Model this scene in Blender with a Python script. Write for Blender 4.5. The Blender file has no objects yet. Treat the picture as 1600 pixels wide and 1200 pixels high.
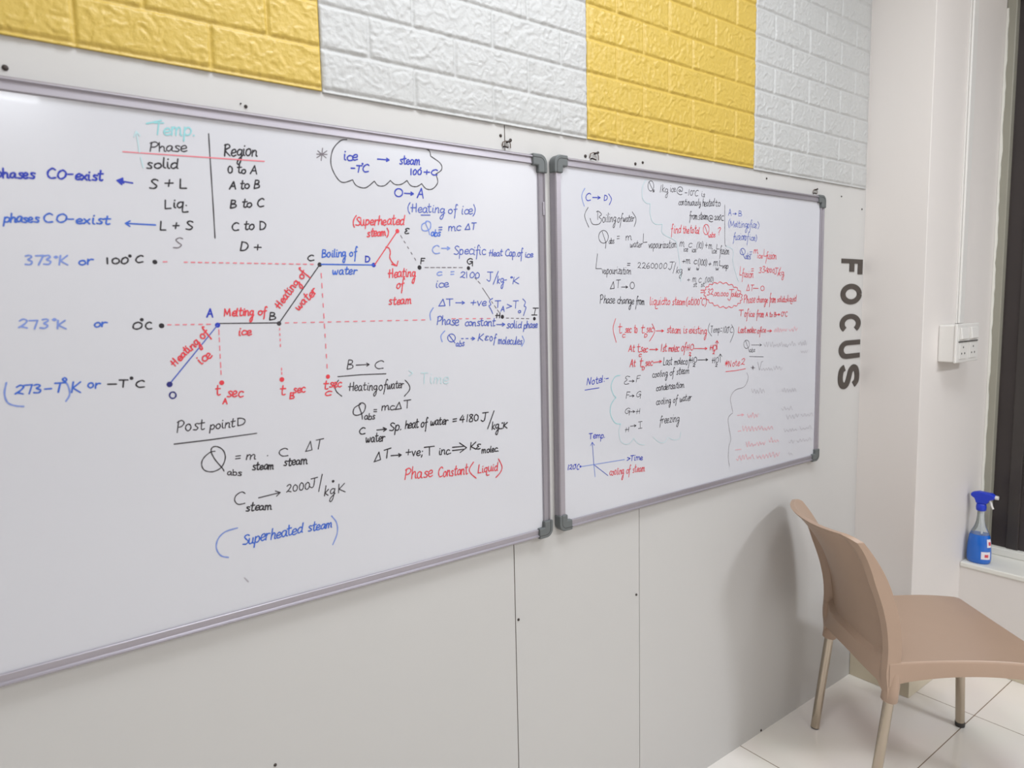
import bpy, bmesh, math, random
from mathutils import Vector, Matrix, noise

random.seed(7)
scene = bpy.context.scene
COL = scene.collection

# ---------------------------------------------------------------- camera
FPX = 1068.41                                    # focal length in pixels of the 1600 x 1200 frame
YAW, PITCH, ROLL = (math.radians(a) for a in (36.7348, 6.2229, 1.2742))
CAM = Vector((0.0, -1.263, 1.4537))
fwd = Vector((math.sin(YAW) * math.cos(PITCH), math.cos(YAW) * math.cos(PITCH), -math.sin(PITCH)))
rgt0 = Vector((math.cos(YAW), -math.sin(YAW), 0.0))
dwn0 = fwd.cross(rgt0)
rgt = rgt0 * math.cos(ROLL) + dwn0 * math.sin(ROLL)
dwn = -rgt0 * math.sin(ROLL) + dwn0 * math.cos(ROLL)
cam_data = bpy.data.cameras.new('camera')
cam_data.sensor_width = 36.0
cam_data.lens = 36.0 * FPX / 1600.0
cam_data.clip_start = 0.05
cam_data.dof.use_dof = True
cam_data.dof.focus_distance = 1.75
cam_data.dof.aperture_fstop = 4.0
cam = bpy.data.objects.new('camera', cam_data)
cam.matrix_world = Matrix(((rgt.x, -dwn.x, -fwd.x, CAM.x), (rgt.y, -dwn.y, -fwd.y, CAM.y),
                           (rgt.z, -dwn.z, -fwd.z, CAM.z), (0, 0, 0, 1)))
COL.objects.link(cam)
scene.camera = cam

# ---------------------------------------------------------------- world, lamps, exposure
world = bpy.data.worlds.new('night')
scene.world = world
world.use_nodes = True
world.node_tree.nodes['Background'].inputs[0].default_value = (0.01, 0.012, 0.016, 1)
world.node_tree.nodes['Background'].inputs[1].default_value = 1.0


def ceiling_lamp(x, y, power, sx=0.6, sy=0.6, color=(0.955, 1.0, 1.06)):
    l = bpy.data.lights.new('ceiling_lamp', 'AREA')
    l.shape = 'RECTANGLE'
    l.size, l.size_y, l.energy, l.color = sx, sy, power, color
    o = bpy.data.objects.new('ceiling_lamp', l)
    o.location = (x, y, 2.94)
    COL.objects.link(o)


ceiling_lamp(0.60, -0.80, 20)
ceiling_lamp(1.70, -1.10, 20)
ceiling_lamp(0.05, -4.35, 34)
ceiling_lamp(2.55, -3.20, 58)

vs = scene.view_settings
scene.display_settings.display_device = 'sRGB'
vs.view_transform = 'Standard'
vs.look = 'None'
vs.exposure = 0.0
vs.gamma = 1.0
vs.use_curve_mapping = False


# ---------------------------------------------------------------- helpers
def lin(r, g, b):
    def f(c):
        c /= 255.0
        return c / 12.92 if c <= 0.04045 else ((c + 0.055) / 1.055) ** 2.4
    return (f(r), f(g), f(b), 1.0)


def mat(name, rgb, rough=0.5, metal=0.0, var=0.06, vscale=8.0, bump=0.0, bscale=60.0, coat=0.0,
        spec=0.5, trans=0.0, stretch=None):
    """Principled material whose colour drifts a little with noise, with an optional fine bump."""
    m = bpy.data.materials.new(name)
    m.use_nodes = True
    nt = m.node_tree
    b = nt.nodes['Principled BSDF']
    b.inputs['Roughness'].default_value = rough
    b.inputs['Metallic'].default_value = metal
    b.inputs['Coat Weight'].default_value = coat
    b.inputs['Specular IOR Level'].default_value = spec
    b.inputs['Transmission Weight'].default_value = trans
    tc = nt.nodes.new('ShaderNodeTexCoord')
    src = tc.outputs['Object']
    if stretch:
        mp = nt.nodes.new('ShaderNodeMapping')
        mp.inputs['Scale'].default_value = stretch
        nt.links.new(src, mp.inputs['Vector'])
        src = mp.outputs['Vector']
    n = nt.nodes.new('ShaderNodeTexNoise')
    n.inputs['Scale'].default_value = vscale
    n.inputs['Detail'].default_value = 4
    nt.links.new(src, n.inputs['Vector'])
    ramp = nt.nodes.new('ShaderNodeMix')
    ramp.data_type = 'RGBA'
    c = lin(*rgb)
    ramp.inputs['A'].default_value = tuple(max(0, v * (1 - var)) for v in c[:3]) + (1,)
    ramp.inputs['B'].default_value = tuple(min(1, v * (1 + var)) for v in c[:3]) + (1,)
    nt.links.new(n.outputs['Fac'], ramp.inputs['Factor'])
    nt.links.new(ramp.outputs['Result'], b.inputs['Base Color'])
    if bump:
        n2 = nt.nodes.new('ShaderNodeTexNoise')
        n2.inputs['Scale'].default_value = bscale
        n2.inputs['Detail'].default_value = 6
        nt.links.new(src, n2.inputs['Vector'])
        bp = nt.nodes.new('ShaderNodeBump')
        bp.inputs['Strength'].default_value = bump
        bp.inputs['Distance'].default_value = 0.002
        nt.links.new(n2.outputs['Fac'], bp.inputs['Height'])
        nt.links.new(bp.outputs['Normal'], b.inputs['Normal'])
    return m


class MB:
    """Collects shapes and links them as one mesh object."""
    def __init__(self):
        self.v, self.f = [], []

    def add(self, verts, faces):
        o = len(self.v)
        self.v += [tuple(p) for p in verts]
        self.f += [tuple(o + i for i in f) for f in faces]
        return self

    def box(self, x0, x1, y0, y1, z0, z1):
        p = [(x, y, z) for z in (z0, z1) for y in (y0, y1) for x in (x0, x1)]
        return self.add(p, [(0, 2, 3, 1), (4, 5, 7, 6), (0, 1, 5, 4), (2, 6, 7, 3), (0, 4, 6, 2), (1, 3, 7, 5)])

    def prism(self, outline, fn):
        """closed 2D outline extruded; fn(a, b, k) gives the point at end k (0 or 1)."""
        n = len(outline)
        p = [fn(a, b, 0) for a, b in outline] + [fn(a, b, 1) for a, b in outline]
        return self.add(p, [tuple(range(n))[::-1], tuple(range(n, 2 * n))] +
                        [(i, (i + 1) % n, n + (i + 1) % n, n + i) for i in range(n)])

    def tube(self, pts, radii, seg=16, squash=1.0, cap=True):
        pts = [Vector(p) for p in pts]
        if not hasattr(radii, '__len__'):
            radii = [radii] * len(pts)
        rings = []
        up = None
        for i, p in enumerate(pts):
            d = (pts[min(i + 1, len(pts) - 1)] - pts[max(i - 1, 0)]).normalized()
            if up is None:
                up = Vector((0, 0, 1)) if abs(d.z) < 0.8 else Vector((1, 0, 0))
            a = d.cross(up).normalized()
            b = a.cross(d).normalized()
            up = b
            rings += [p + (a * math.cos(t) + b * math.sin(t) * squash) * radii[i]
                      for t in (2 * math.pi * k / seg for k in range(seg))]
        n = len(pts)
        faces = [(i * seg + k, i * seg + (k + 1) % seg, (i + 1) * seg + (k + 1) % seg, (i + 1) * seg + k)
                 for i in range(n - 1) for k in range(seg)]
        if cap:
            faces += [tuple(range(seg))[::-1], tuple((n - 1) * seg + k for k in range(seg))]
        return self.add(rings, faces)

    def grid(self, rows, closed=False):
        """rows of equally long point lists joined by quads."""
        m = len(rows[0])
        return self.add([p for r in rows for p in r],
                        [(i * m + j, i * m + (j + 1) % m, (i + 1) * m + (j + 1) % m, (i + 1) * m + j)
                         for i in range(len(rows) - 1) for j in range(m if closed else m - 1)])

    def build(self, name, material, parent=None, bevel=0.0, smooth=False, weld=False, seg=2):
        me = bpy.data.meshes.new(name)
        me.from_pydata(self.v, [], self.f)
        if weld or smooth:
            bm = bmesh.new()
            bm.from_mesh(me)
            if weld:
                bmesh.ops.remove_doubles(bm, verts=bm.verts, dist=2e-5)
            bmesh.ops.recalc_face_normals(bm, faces=bm.faces)
            bm.to_mesh(me)
            bm.free()
        me.materials.append(material)
        o = bpy.data.objects.new(name, me)
        COL.objects.link(o)
        if bevel:
            b = o.modifiers.new('bevel', 'BEVEL')
            b.width, b.segments, b.limit_method, b.angle_limit = bevel, seg, 'ANGLE', math.radians(40)
        if smooth:
            for p in me.polygons:
                p.use_smooth = True
            try:
                me.set_sharp_from_angle(angle=math.radians(50))
            except Exception:
                pass
        if parent:
            o.parent = parent
        return o


def tag(o, label=None, cat=None, group=None, kind=None):
    for k, v in (('label', label), ('category', cat), ('group', group), ('kind', kind)):
        if v:
            o[k] = v
    return o


def thing(name, label, cat, loc=(0, 0, 0), rz=0.0, group=None):
    o = bpy.data.objects.new(name, None)
    o.location, o.rotation_euler = loc, (0, 0, rz)
    o.empty_display_size = 0.05
    COL.objects.link(o)
    return tag(o, label, cat, group)


def struct(o, label=None):
    return tag(o, label, None, None, 'structure')


def on_wall(px, py, y):
    """where the sight line through a picture point meets the upright plane at depth y"""
    d = rgt * ((px - 800) / FPX) + dwn * ((py - 600) / FPX) + fwd
    return CAM + d * ((y - CAM.y) / d.y)


# ---------------------------------------------------------------- materials
M = dict(
    wall=mat('painted_wall_board', (195, 193, 190), 0.55, var=0.03, vscale=1.6, bump=0.05, bscale=40),
    plaster=mat('white_plaster', (224, 218, 213), 0.6, var=0.03, vscale=1.3, bump=0.08, bscale=25),
    ceiling=mat('ceiling_paint', (232, 232, 230), 0.7),
    groove=mat('board_joint', (90, 78, 68), 0.9),
    skirting=mat('cream_skirting_tile', (206, 195, 172), 0.25, var=0.05),
    board=mat('glossy_white_enamel', (202, 202, 207), 0.18, var=0.012, vscale=3, coat=0.15),
    alu=mat('anodised_aluminium', (166, 161, 168), 0.40, metal=0.55, var=0.04, vscale=20, stretch=(1, 1, 40)),
    cap=mat('grey_plastic', (98, 102, 102), 0.45, var=0.06, bump=0.05, bscale=200),
    yellow=mat('yellow_foam_brick', (198, 169, 78), 0.42, var=0.04, vscale=14, bump=0.7, bscale=110),
    white=mat('white_foam_brick', (185, 185, 183), 0.45, var=0.02, vscale=14, bump=0.7, bscale=110),
    taupe=mat('taupe_moulded_plastic', (172, 146, 126), 0.38, var=0.04, vscale=7, bump=0.06, bscale=260),
    steel=mat('brushed_steel', (186, 174, 158), 0.22, metal=0.95, var=0.08, vscale=12, stretch=(1, 1, 0.08)),
    rubber=mat('dark_rubber', (62, 60, 58), 0.7),
    letter=mat('dark_brown_vinyl', (66, 58, 52), 0.5),
    screw=mat('dark_screw', (58, 50, 46), 0.5, metal=0.3),
    wire=mat('rusty_wire', (96, 78, 64), 0.5, metal=0.4),
    plastic=mat('white_switch_plastic', (224, 221, 216), 0.35, var=0.02),
    sill=mat('white_sill_stone', (226, 224, 216), 0.35, var=0.04, vscale=5),
    frame=mat('olive_grey_window_frame', (150, 147, 134), 0.4, var=0.06),
    sash=mat('dark_window_sash', (58, 53, 51), 0.4),
    pane=mat('night_dark_painted_glass', (64, 58, 57), 0.25, var=0.25, vscale=2.5, spec=0.3),  # opaque pane; the dark of night outside is put into its colour
    liquid=mat('blue_cleaner', (10, 100, 196), 0.18, var=0.12, vscale=9, coat=0.5),
    spray_blue=mat('blue_spray_head', (30, 58, 190), 0.35, var=0.06),
    paper=mat('printed_label', (226, 220, 224), 0.5),
    redprint=mat('red_print', (205, 70, 84), 0.5),
)
gm = bpy.data.materials.new('clear_plastic')
gm.use_nodes = True
_b = gm.node_tree.nodes['Principled BSDF']
_b.inputs['Base Color'].default_value = (0.86, 0.92, 0.95, 1)
_b.inputs['Roughness'].default_value = 0.08
_b.inputs['Transmission Weight'].default_value = 0.92
_b.inputs['IOR'].default_value = 1.15
M['clear'] = gm

# floor: large polished tiles with thin brown joints
fm = bpy.data.materials.new('polished_floor_tiles')
fm.use_nodes = True
nt = fm.node_tree
pb = nt.nodes['Principled BSDF']
tc = nt.nodes.new('ShaderNodeTexCoord')
mp = nt.nodes.new('ShaderNodeMapping')
mp.inputs['Location'].default_value = (-1.853 + 0.778 * 10, 0.409 + 0.778 * 10, 0)
br = nt.nodes.new('ShaderNodeTexBrick')
br.offset, br.squash = 0.0, 1.0
for k, v in (('Scale', 1.0), ('Mortar Size', 0.0016), ('Mortar Smooth', 0.1), ('Bias', 0.0),
             ('Brick Width', 0.778), ('Row Height', 0.778)):
    br.inputs[k].default_value = v
br.inputs['Color1'].default_value = lin(238, 232, 224)
br.inputs['Color2'].default_value = lin(234, 228, 220)
br.inputs['Mortar'].default_value = lin(128, 106, 86)
nz = nt.nodes.new('ShaderNodeTexNoise')
nz.inputs['Scale'].default_value = 3.0
mx = nt.nodes.new('ShaderNodeMix')
mx.data_type = 'RGBA'
mx.blend_type = 'MULTIPLY'
mx.inputs['Factor'].default_value = 0.12
nt.links.new(tc.outputs['Object'], mp.inputs['Vector'])
nt.links.new(mp.outputs['Vector'], br.inputs['Vector'])
nt.links.new(tc.outputs['Object'], nz.inputs['Vector'])
nt.links.new(br.outputs['Color'], mx.inputs['A'])
nt.links.new(nz.outputs['Color'], mx.inputs['B'])
nt.links.new(mx.outputs['Result'], pb.inputs['Base Color'])
pb.inputs['Roughness'].default_value = 0.10
M['floor'] = fm

# ---------------------------------------------------------------- room shell
X0, X1, Y0, ZC = -2.6, 2.572, -5.2, 2.95         # left wall, pillar face, wall behind, ceiling
PY = -0.212                                       # how far the pillar stands out of the board wall
XW, XG = 3.0, 3.18                                # wall under the window, window plane
SILL = 0.415

struct(MB().box(X0 - 0.1, XG + 0.3, Y0 - 0.1, 0.2, -0.1, 0.0).build('floor', M['floor']))
struct(MB().box(X0 - 0.1, XG + 0.3, Y0 - 0.1, 0.2, ZC, ZC + 0.1).build('ceiling', M['ceiling']))
struct(MB().box(X0 - 0.1, X0, Y0, 0.0, 0, ZC).build('wall_left', M['plaster']))
struct(MB().box(X0 - 0.1, XG + 0.3, Y0 - 0.1, Y0, 0, ZC).build('wall_behind', M['plaster']))
# board wall: three sheets that meet in two narrow joints
prof = [(X0 - 0.1, 0.1), (X0 - 0.1, 0.0)]
for xs, w in ((0.9375, 0.0013), (1.3695, 0.0010)):
    prof += [(xs - w, 0.0), (xs - w, 0.008), (xs + w, 0.008), (xs + w, 0.0)]
prof += [(X1 + 0.02, 0.0), (X1 + 0.02, 0.1)]
struct(MB().prism(prof, lambda a, b, k: (a, b, k * ZC)).build('wall_back', M['wall']))
for xs, w in ((0.9375, 0.0013), (1.3695, 0.0010)):
    struct(MB().box(xs - w * 0.95, xs + w * 0.95, 0.002, 0.0079, 0.002, ZC - 0.002).build('trim_1' if xs < 1 else 'trim_2', M['groove']))
struct(MB().box(1.3685, 1.3705, 0.0, 0.0085, 1.805, ZC).build('trim_3', M['wall']))
struct(MB().box(X1, XG + 0.3, PY, 0.2, 0, ZC).build('wall_pillar', M['plaster'], bevel=0.002))
struct(MB().box(XW, XG + 0.3, Y0, PY, 0, SILL - 0.02).build('wall_right', M['plaster']))
struct(MB().box(XG + 0.06, XG + 0.3, Y0, -2.6, SILL, ZC).build('wall_right_end', M['plaster']))
struct(MB().box(XG, XG + 0.3, -2.6, PY, 2.62, ZC).build('wall_right_top', M['plaster']))
struct(MB().box(XW - 0.006, XG + 0.08, Y0, PY - 0.0005, SILL - 0.02, SILL).build('window_sill', M['sill'], bevel=0.004))
# skirting
struct(MB().prism([(X1 - .008, -.0005), (X1 - .008, PY - .008), (XW, PY - .008), (XW, PY), (X1, PY), (X1, -.0005)],
                  lambda a, b, k: (a, b, k * 0.09)).build('baseboard_pillar', M['skirting'], bevel=0.002))
struct(MB().box(XW - 0.008, XW, Y0, PY - 0.008, 0.0, 0.09).build('baseboard_right', M['skirting'], bevel=0.002))

# window
win = struct(bpy.data.objects.new('window_1', None))
COL.objects.link(win)
win.location = (XG, PY, SILL)


def wbox(x0, x1, y0, y1, z0, z1):
    return MB().box(x0 - XG, x1 - XG, y0 - PY, y1 - PY, z0 - SILL, z1 - SILL)


wbox(XG, XG + 0.06, PY - 0.034, PY - 0.0005, SILL + 0.0005, 2.62).build('window_frame', M['frame'], win, bevel=0.003)
wbox(XG, XG + 0.06, -2.6, PY - 0.034, SILL + 0.0005, SILL + 0.03).build('window_frame', M['sill'], win, bevel=0.003)
wbox(XG, XG + 0.06, -2.6, PY - 0.034, 2.58, 2.62).build('window_frame', M['frame'], win, bevel=0.003)
wbox(XG + 0.03, XG + 0.036, -2.6, PY - 0.03, SILL + 0.028, 2.585).build('window_pane', M['pane'], win)
wbox(XG + 0.02, XG + 0.034, PY - 0.13, PY - 0.09, SILL + 0.03, 2.58).build('window_sash', M['sash'], win, bevel=0.002)
# rough edge of paint and filler along the frame
rough = MB()
pr = []
for i in range(90):
    z = SILL + 0.002 + i * (2.55 - SILL) / 89
    w = 0.008 + 0.004 * noise.noise(Vector((0, 3.1, z * 14))) + 0.003 * noise.noise(Vector((5, 3.1, z * 45)))
    pr.append((z, w))
rows = []
for z, w in pr:
    rows.append([(-0.004, -0.0008, z - SILL), (-0.004, -0.0008 - w, z - SILL), (0.0003, -0.0008 - w, z - SILL)])
rough.grid(rows)
rough.build('filler_edge', M['sill'], win)


# ---------------------------------------------------------------- foam brick panels
BW, RH, PZ, PT = 0.1955, 0.0784, 1.862, 0.008


def brick_panel(x0, x1, shift0, material, label, z0=PZ, seed=0):
    """embossed wall panel; shift0 is where the first upright joint of the lowest row stands"""
    mb = MB()
    step = 0.0028
    nx, nz_ = int((x1 - x0) / step) + 1, int(0.77 / step) + 1
    rows = []
    for j in range(nz_):
        z = 0.77 * j / (nz_ - 1)
        r = min(int(z / RH), 9)
        zr = z - r * RH
        dz = min(abs(zr - .006) if r == 0 else zr, RH - zr)
        row = []
        for i in range(nx):
            x = (x1 - x0) * i / (nx - 1)
            off = shift0 if r % 2 == 0 else shift0 - BW / 2
            xr = (x + x0 - off) % BW
            dx = min(xr, BW - xr, x + 0.002, (x1 - x0) - x + 0.002)
            d = min(dx, dz)
            t = max(0.0, min(1.0, (d - 0.0011) / 0.0042))
            t = t * t * (3 - 2 * t)
            p = Vector((x * 25 + seed, z * 25, r * 1.7 + seed))
            q = p + Vector((noise.noise(p * 1.7), noise.noise(p * 1.7 + Vector((9, 1, 4))), 0)) * 0.9
            c = abs(noise.noise(q * 1.15))
            ridge = max(0.0, 1 - c * 6.5)
            c2 = abs(noise.noise(q * 2.3 + Vector((3, 8, 2))))
            ridge2 = max(0.0, 1 - c2 * 5)
            h = t * (0.0034 + 0.0014 * ridge + 0.0009 * ridge2 + 0.0011 * noise.noise(q * 2.6) + 0.0006 * noise.noise(q * 6)) + 0.0015
            row.append((x0 + x, -h, z0 + z))
        rows.append(row)
    # sides back to the wall
    rows = [[(p[0], -.0008, p[2]) for p in rows[0]]] + rows + [[(p[0], -.0008, p[2]) for p in rows[-1]]]
    rows = [[(r[0][0], -.0008, r[0][2])] + r + [(r[-1][0], -.0008, r[-1][2])] for r in rows]
    mb.grid(rows)
    o = mb.build('foam_brick_panel', material, smooth=False)
    for p in o.data.polygons:
        p.use_smooth = True
    return tag(o, label, 'wall panel', 'embossed foam brick wall panels')


brick_panel(-0.152, 0.5165, 0.129 - BW, M['yellow'], 'yellow embossed foam brick panel above the left end of the larger whiteboard', PZ + 0.001, 1)
brick_panel(0.5175, 1.1855, 0.5175, M['white'], 'white embossed foam brick panel between the two yellow panels', PZ - 0.001, 2)
brick_panel(1.1865, 1.8725, 1.288 - BW, M['yellow'], 'yellow embossed foam brick panel above the left part of the smaller whiteboard', PZ, 3)
brick_panel(1.8735, 2.562, 1.8735, M['white'], 'white embossed foam brick panel next to the wall corner', PZ - 0.003, 4)

# ---------------------------------------------------------------- single-stroke handwriting
# glyph: (width, strokes); baseline y 0, capital height 10; a leading ! keeps a stroke's corners sharp
G = {
 'a': (6, '5 5,3 6,1 4.6,.6 2,2 .2,4 1.4,5 5,4.9 1.2,6 .2'), 'b': (6, '!1 10,1 .3|1 4,3 6,5 4.6,5 1.6,3 0,1 1.2'),
 'c': (5, '5 5,3 6,1 4.5,.7 1.8,2.4 .1,5 .8'), 'd': (6, '5 5,3 6,1 4.4,.8 1.6,2.6 .1,4.8 1.8|!5.2 10,5.1 1,6 .2'),
 'e': (5.5, '.8 2.6,4.4 3.4,4.4 5.4,2.8 6,1 4.4,.8 1.6,2.6 0,5.2 1'), 'f': (5, '5 10.4,4 11.6,3 10.2,2.6 5,2.3 -2,1.9 -6|!.8 5,4.6 5.6'),
 'g': (6, '5 5,3 6,1 4.6,1 2,2.6 .8,4.6 2.4,5 5.6,5 0,4.7 -4.6,3.2 -7.6,1.6 -6.2,2.6 -3,6 .6'), 'h': (6, '!1 10,1 0|1 3,3 5.8,4.6 4.6,4.8 .6,6 .1'),
 'i': (3, '1 6,1.2 1,2.4 .1|1.2 8.6,1.4 8.9'), 'j': (3, '2 6,2 -3,.4 -4|2 8.6,2.2 8.9'), 'k': (5.5, '!1 10,1 0|!4.6 6,1.2 2.8,5.2 0'),
 'l': (3, '1 10,1 1.4,2.4 .1'), 'm': (8.5, '!1 6,1 0|1 3.4,2.4 6,3.8 4.8,4 0|4 3.4,5.6 6,7 4.8,7.2 .6,8.2 .2'),
 'n': (6, '!1 6,1 0|1 3.4,3 6,4.6 4.8,4.8 .6,5.8 .2'), 'o': (6, '3 6,1 4.6,.8 1.8,2.8 0,5 1.6,5 4.4,3 6,4.6 5.4'),
 'p': (6, '!1 6,1 -4.5|1 4,3 6,5 4.6,5 1.6,3 0,1 1.2'), 'q': (6, '5 5,3 6,1 4.4,.9 1.8,2.6 .2,4.8 2|5 6,5 -3,6.4 -4.6,9.5 -4.4'),
 'r': (5, '!1 6,1 0|1 3.2,2.6 5.6,4.8 5.4'), 's': (5, '4.6 5.4,2.8 6,1.4 5,2.4 3.6,4.2 2,3.4 .3,.6 .6'),
 't': (5, '2.2 10,2.2 1.6,3.4 .1,4.8 .8|!.4 6.6,4.6 6.9'), 'u': (6, '1 6,1 1.6,2.6 0,4.6 1.6,5 6,5 1,6 .2'),
 'v': (5.4, '!.8 6,2.8 .2,5 6'), 'w': (8, '.8 6,1.4 .6,3 .6,4 4.6,4.6 .6,6.2 .6,7.4 6'), 'x': (5.5, '!.8 6,5 .2|!5 6,.6 .2'),
 'y': (6, '1 6,1.4 2,3.4 1.2,5 3|5 6,5 -1,3.6 -4.4,1.6 -3.6,6 .4'), 'z': (5.5, '!.8 6,5 6,.8 .2,5.2 .2'),
 'A': (8, '!.4 0,3.8 10,7 0|!1.6 3.6,6 3.8'), 'B': (7.5, '!1.2 10,1 0|1.2 10,5 9.4,5 6.4,1.4 5.2,6 4.4,6.2 1.4,1 0'),
 'C': (8, '7 8.6,4.8 10,1.6 7.4,1 3.4,3.4 .2,7.4 .8'), 'D': (8, '!1.2 10,1.2 0|1 10,5 9,7.2 5.4,5.4 1,1.2 0'),
 'E': (6.5, '6 9,3 10,1.6 8,3.6 5.4,1 3,2 .4,6 .6'), 'F': (6.5, '!1.2 10,1 0|!1.2 10,6 10|!1 5.4,5 5.6'),
 'G': (8, '7 8.6,4.6 10,1.4 7.4,1.2 3.4,3.4 1,6.6 3.4,6.8 5.2|!4.2 5.2,7.2 5.2,7 -2'), 'H': (8, '!2.2 9,2 0|!6.2 10,6.4 0|!.2 4.8,6.6 5'),
 'I': (6, '!3 10,3 0|!.8 10,5.4 10|!.8 0,5.4 0'), 'J': (6.5, '4 10,4 2,2.6 0,.6 1.6|!1 10,6.4 10.2'), 'K': (7, '!1.2 10,1 0|!6 10,1.4 4.2,6.8 0'),
 'L': (6.5, '!1.2 10,1 .2,6 .2'), 'M': (9.5, '!.8 0,1.4 10,4.4 2,7.6 10,8.4 0'), 'N': (8.5, '!1.2 0,1.4 10,6.2 0,6.6 10'),
 'O': (8.5, '4.2 10,1.4 7.8,1 3,3.8 0,7 2.4,7 7.4,4.2 10'), 'P': (7, '!1.4 10,1 0|.4 9,4 10.4,6.4 8,4.4 5,1.4 4.6'),
 'Q': (9.5, '5 9.2,1.4 6.4,1.4 1.6,4.4 .2,8 2.6,8.4 8,6 10.2,4 8.6,7 1,8 -3.2'), 'R': (7, '!1.4 10,1 0|.6 9.4,4.4 10.2,5.8 7.6,1.4 5,6.4 .2'),
 'S': (6.5, '6 8.8,3.6 10,1.4 8.2,3.4 5.4,5.8 2.8,4 .3,.6 .8'), 'T': (7.5, '!.4 9.8,7 10|!3.8 9.9,3.7 0'),
 'V': (7, '!.6 10,3.6 .2,5 10,7 10.4'),
 '0': (6.5, '3.2 9.4,1.2 7,1.2 2,3.2 .2,5.4 2.4,5.4 7,3.2 9.4'), '1': (4, '!2 10,2 0'), '2': (6.5, '.8 8,3 10,5.2 8,3.6 4,.8 .6,2 1.6,5.8 .2'),
 '3': (6.5, '1 9.2,3.6 10,5 8,2.6 5.4,5.4 3.4,4.2 .4,.8 .6'), '4': (7, '3.4 10,.8 4.6,.8 3.6,6 4|!4.6 8,4.4 0'), '6': (6.5, '4.4 10,1.6 6,1 2.4,3 0,5.4 2,4.4 4.6,1.2 3'),
 '7': (6.5, '!.6 9.6,5.6 10,3.6 0'), '8': (6.5, '5.2 8.6,3 10,1.4 8,5 3.6,4.6 .6,2 .2,1 2.4,5.2 8.6'),
 '(': (4, '3.4 11,1.2 6.6,1.4 1.6,3.4 -2'), ')': (4, '.6 11,2.8 6.6,2.6 1.6,.6 -2'), '/': (5, '!4.6 12,.6 -3'), '-': (6, '!.8 4.6,5 4.8'),
 '+': (7.5, '!.8 4.4,6.4 4.6|!3.6 7.6,3.6 1.4'), '=': (7, '!1 7,5.6 7.3|!1 2.6,5.6 2.9'), '.': (3, '1 .4,1.5 .7'), ',': (3, '1.6 .8,.8 -1.6'),
 ';': (3.5, '1.6 .8,.8 -2|1.6 5,1.9 5.3'), ':': (3.5, '1.4 1,1.7 1.3|1.4 5,1.7 5.3'), '*': (8, '!3.8 10,4 1|!.8 8,7 3|!7 8,.8 3|!.4 5.6,7.4 5.4'),
 '°': (4, '2 11,1 10,2 9,3 10,2 11'), 'Δ': (8, '!.6 0,3.8 10,6.8 .4,.4 0'), '>': (7, '!.8 7.4,6 4.6,.8 1.6'),
 '{': (5, '4 10.6,2.4 9,2.8 5.6,1 4.4,2.6 3,2 -.6,4 -2'), '}': (5, '.8 10.6,2.6 9,2 5.6,4 4.4,2.4 3,2.8 -.6,.8 -2'),
 '@': (10, '6.4 4.6,4.6 5.6,3.6 3.8,5 2.6,6.4 4.4,7.4 3,8.8 5,7.4 9,3.6 9.4,1 5.6,2 1,6 -1.4,9 -.6'),
 '?': (5.5, '.8 8.4,2.8 10,4.8 8.4,2.8 4.6,3 2.6|2.8 .4,3.1 .7'), ' ': (4.2, ''), 'ε': (6, '5 5.6,2.6 6,1.4 4.8,3 3.4,1 2,2 .2,5 .6'),
}


def smooth_line(p, n=4):
    if len(p) < 3:
        return p
    q = [p[0]] + p + [p[-1]]
    out = []
    for i in range(1, len(q) - 2):
        a, b, c, d = q[i - 1:i + 3]
        for k in range(n):
            t = k / n
            out.append(tuple(0.5 * (2 * b[m] + (c[m] - a[m]) * t + (2 * a[m] - 5 * b[m] + 4 * c[m] - d[m]) * t * t +
                                    (3 * b[m] - a[m] - 3 * c[m] + d[m]) * t ** 3) for m in (0, 1)))
    return out + [p[-1]]


def text(s, x0, y0, x1, y1, h, slant=0.08, rot=False):
    """handwriting fitted to the baseline (x0,y0)-(x1,y1) with capitals h tall"""
    total = sum(G[c][0] for c in s)
    ux, uy = (x1 - x0) / total, (y1 - y0) / total
    if rot:
        L = math.hypot(x1 - x0, y1 - y0)
        vx, vy = (y1 - y0) / L * h / 10, -(x1 - x0) / L * h / 10
    else:
        vx, vy = slant * h / 10, -h / 10
    out, adv = [], 0.0
    for c in s:
        w, st = G[c]
        jx, jy = random.uniform(-.3, .3), random.uniform(-.5, .5)
        kx, ky, sh = random.uniform(.9, 1.08), random.uniform(.9, 1.1), random.uniform(-.07, .1)
        for stroke in st.split('|') if st else []:
            sharp = stroke.startswith('!')
            pts = [tuple(float(v) for v in q.split()) for q in stroke.lstrip('!').split(',')]
            if not sharp:
                pts = smooth_line(pts)
            pts = [(a * kx + b * sh + adv + jx, b * ky + jy) for a, b in pts]
            out.append([(x0 + a * ux + b * vx, y0 + a * uy + b * vy) for a, b in pts])
        adv += w
    return out


def line(*p):
    return [[(p[i], p[i + 1]) for i in range(0, len(p), 2)]]


def curve(*p):
    return [smooth_line([(p[i], p[i + 1]) for i in range(0, len(p), 2)], 6)]


def arrow(x0, y0, x1, y1, h=4, both=1):
    L = math.hypot(x1 - x0, y1 - y0)
    dx, dy = (x1 - x0) / L, (y1 - y0) / L
    return [[(x0, y0), (x1, y1)],
            [(x1 - dx * h - dy * h * .6, y1 - dy * h + dx * h * .6), (x1, y1), (x1 - dx * h + dy * h * .6, y1 - dy * h - dx * h * .6)]]


def dashes(x0, y0, x1, y1, n, fill=0.5):
    out = []
    for i in range(n):
        a, b = i / n, (i + fill * random.uniform(.8, 1.15)) / n
        out.append([(x0 + (x1 - x0) * a, y0 + (y1 - y0) * a), (x0 + (x1 - x0) * b, y0 + (y1 - y0) * b)])
    return out


def dot(x, y, r):
    return [('dot', x, y, r)]


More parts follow.
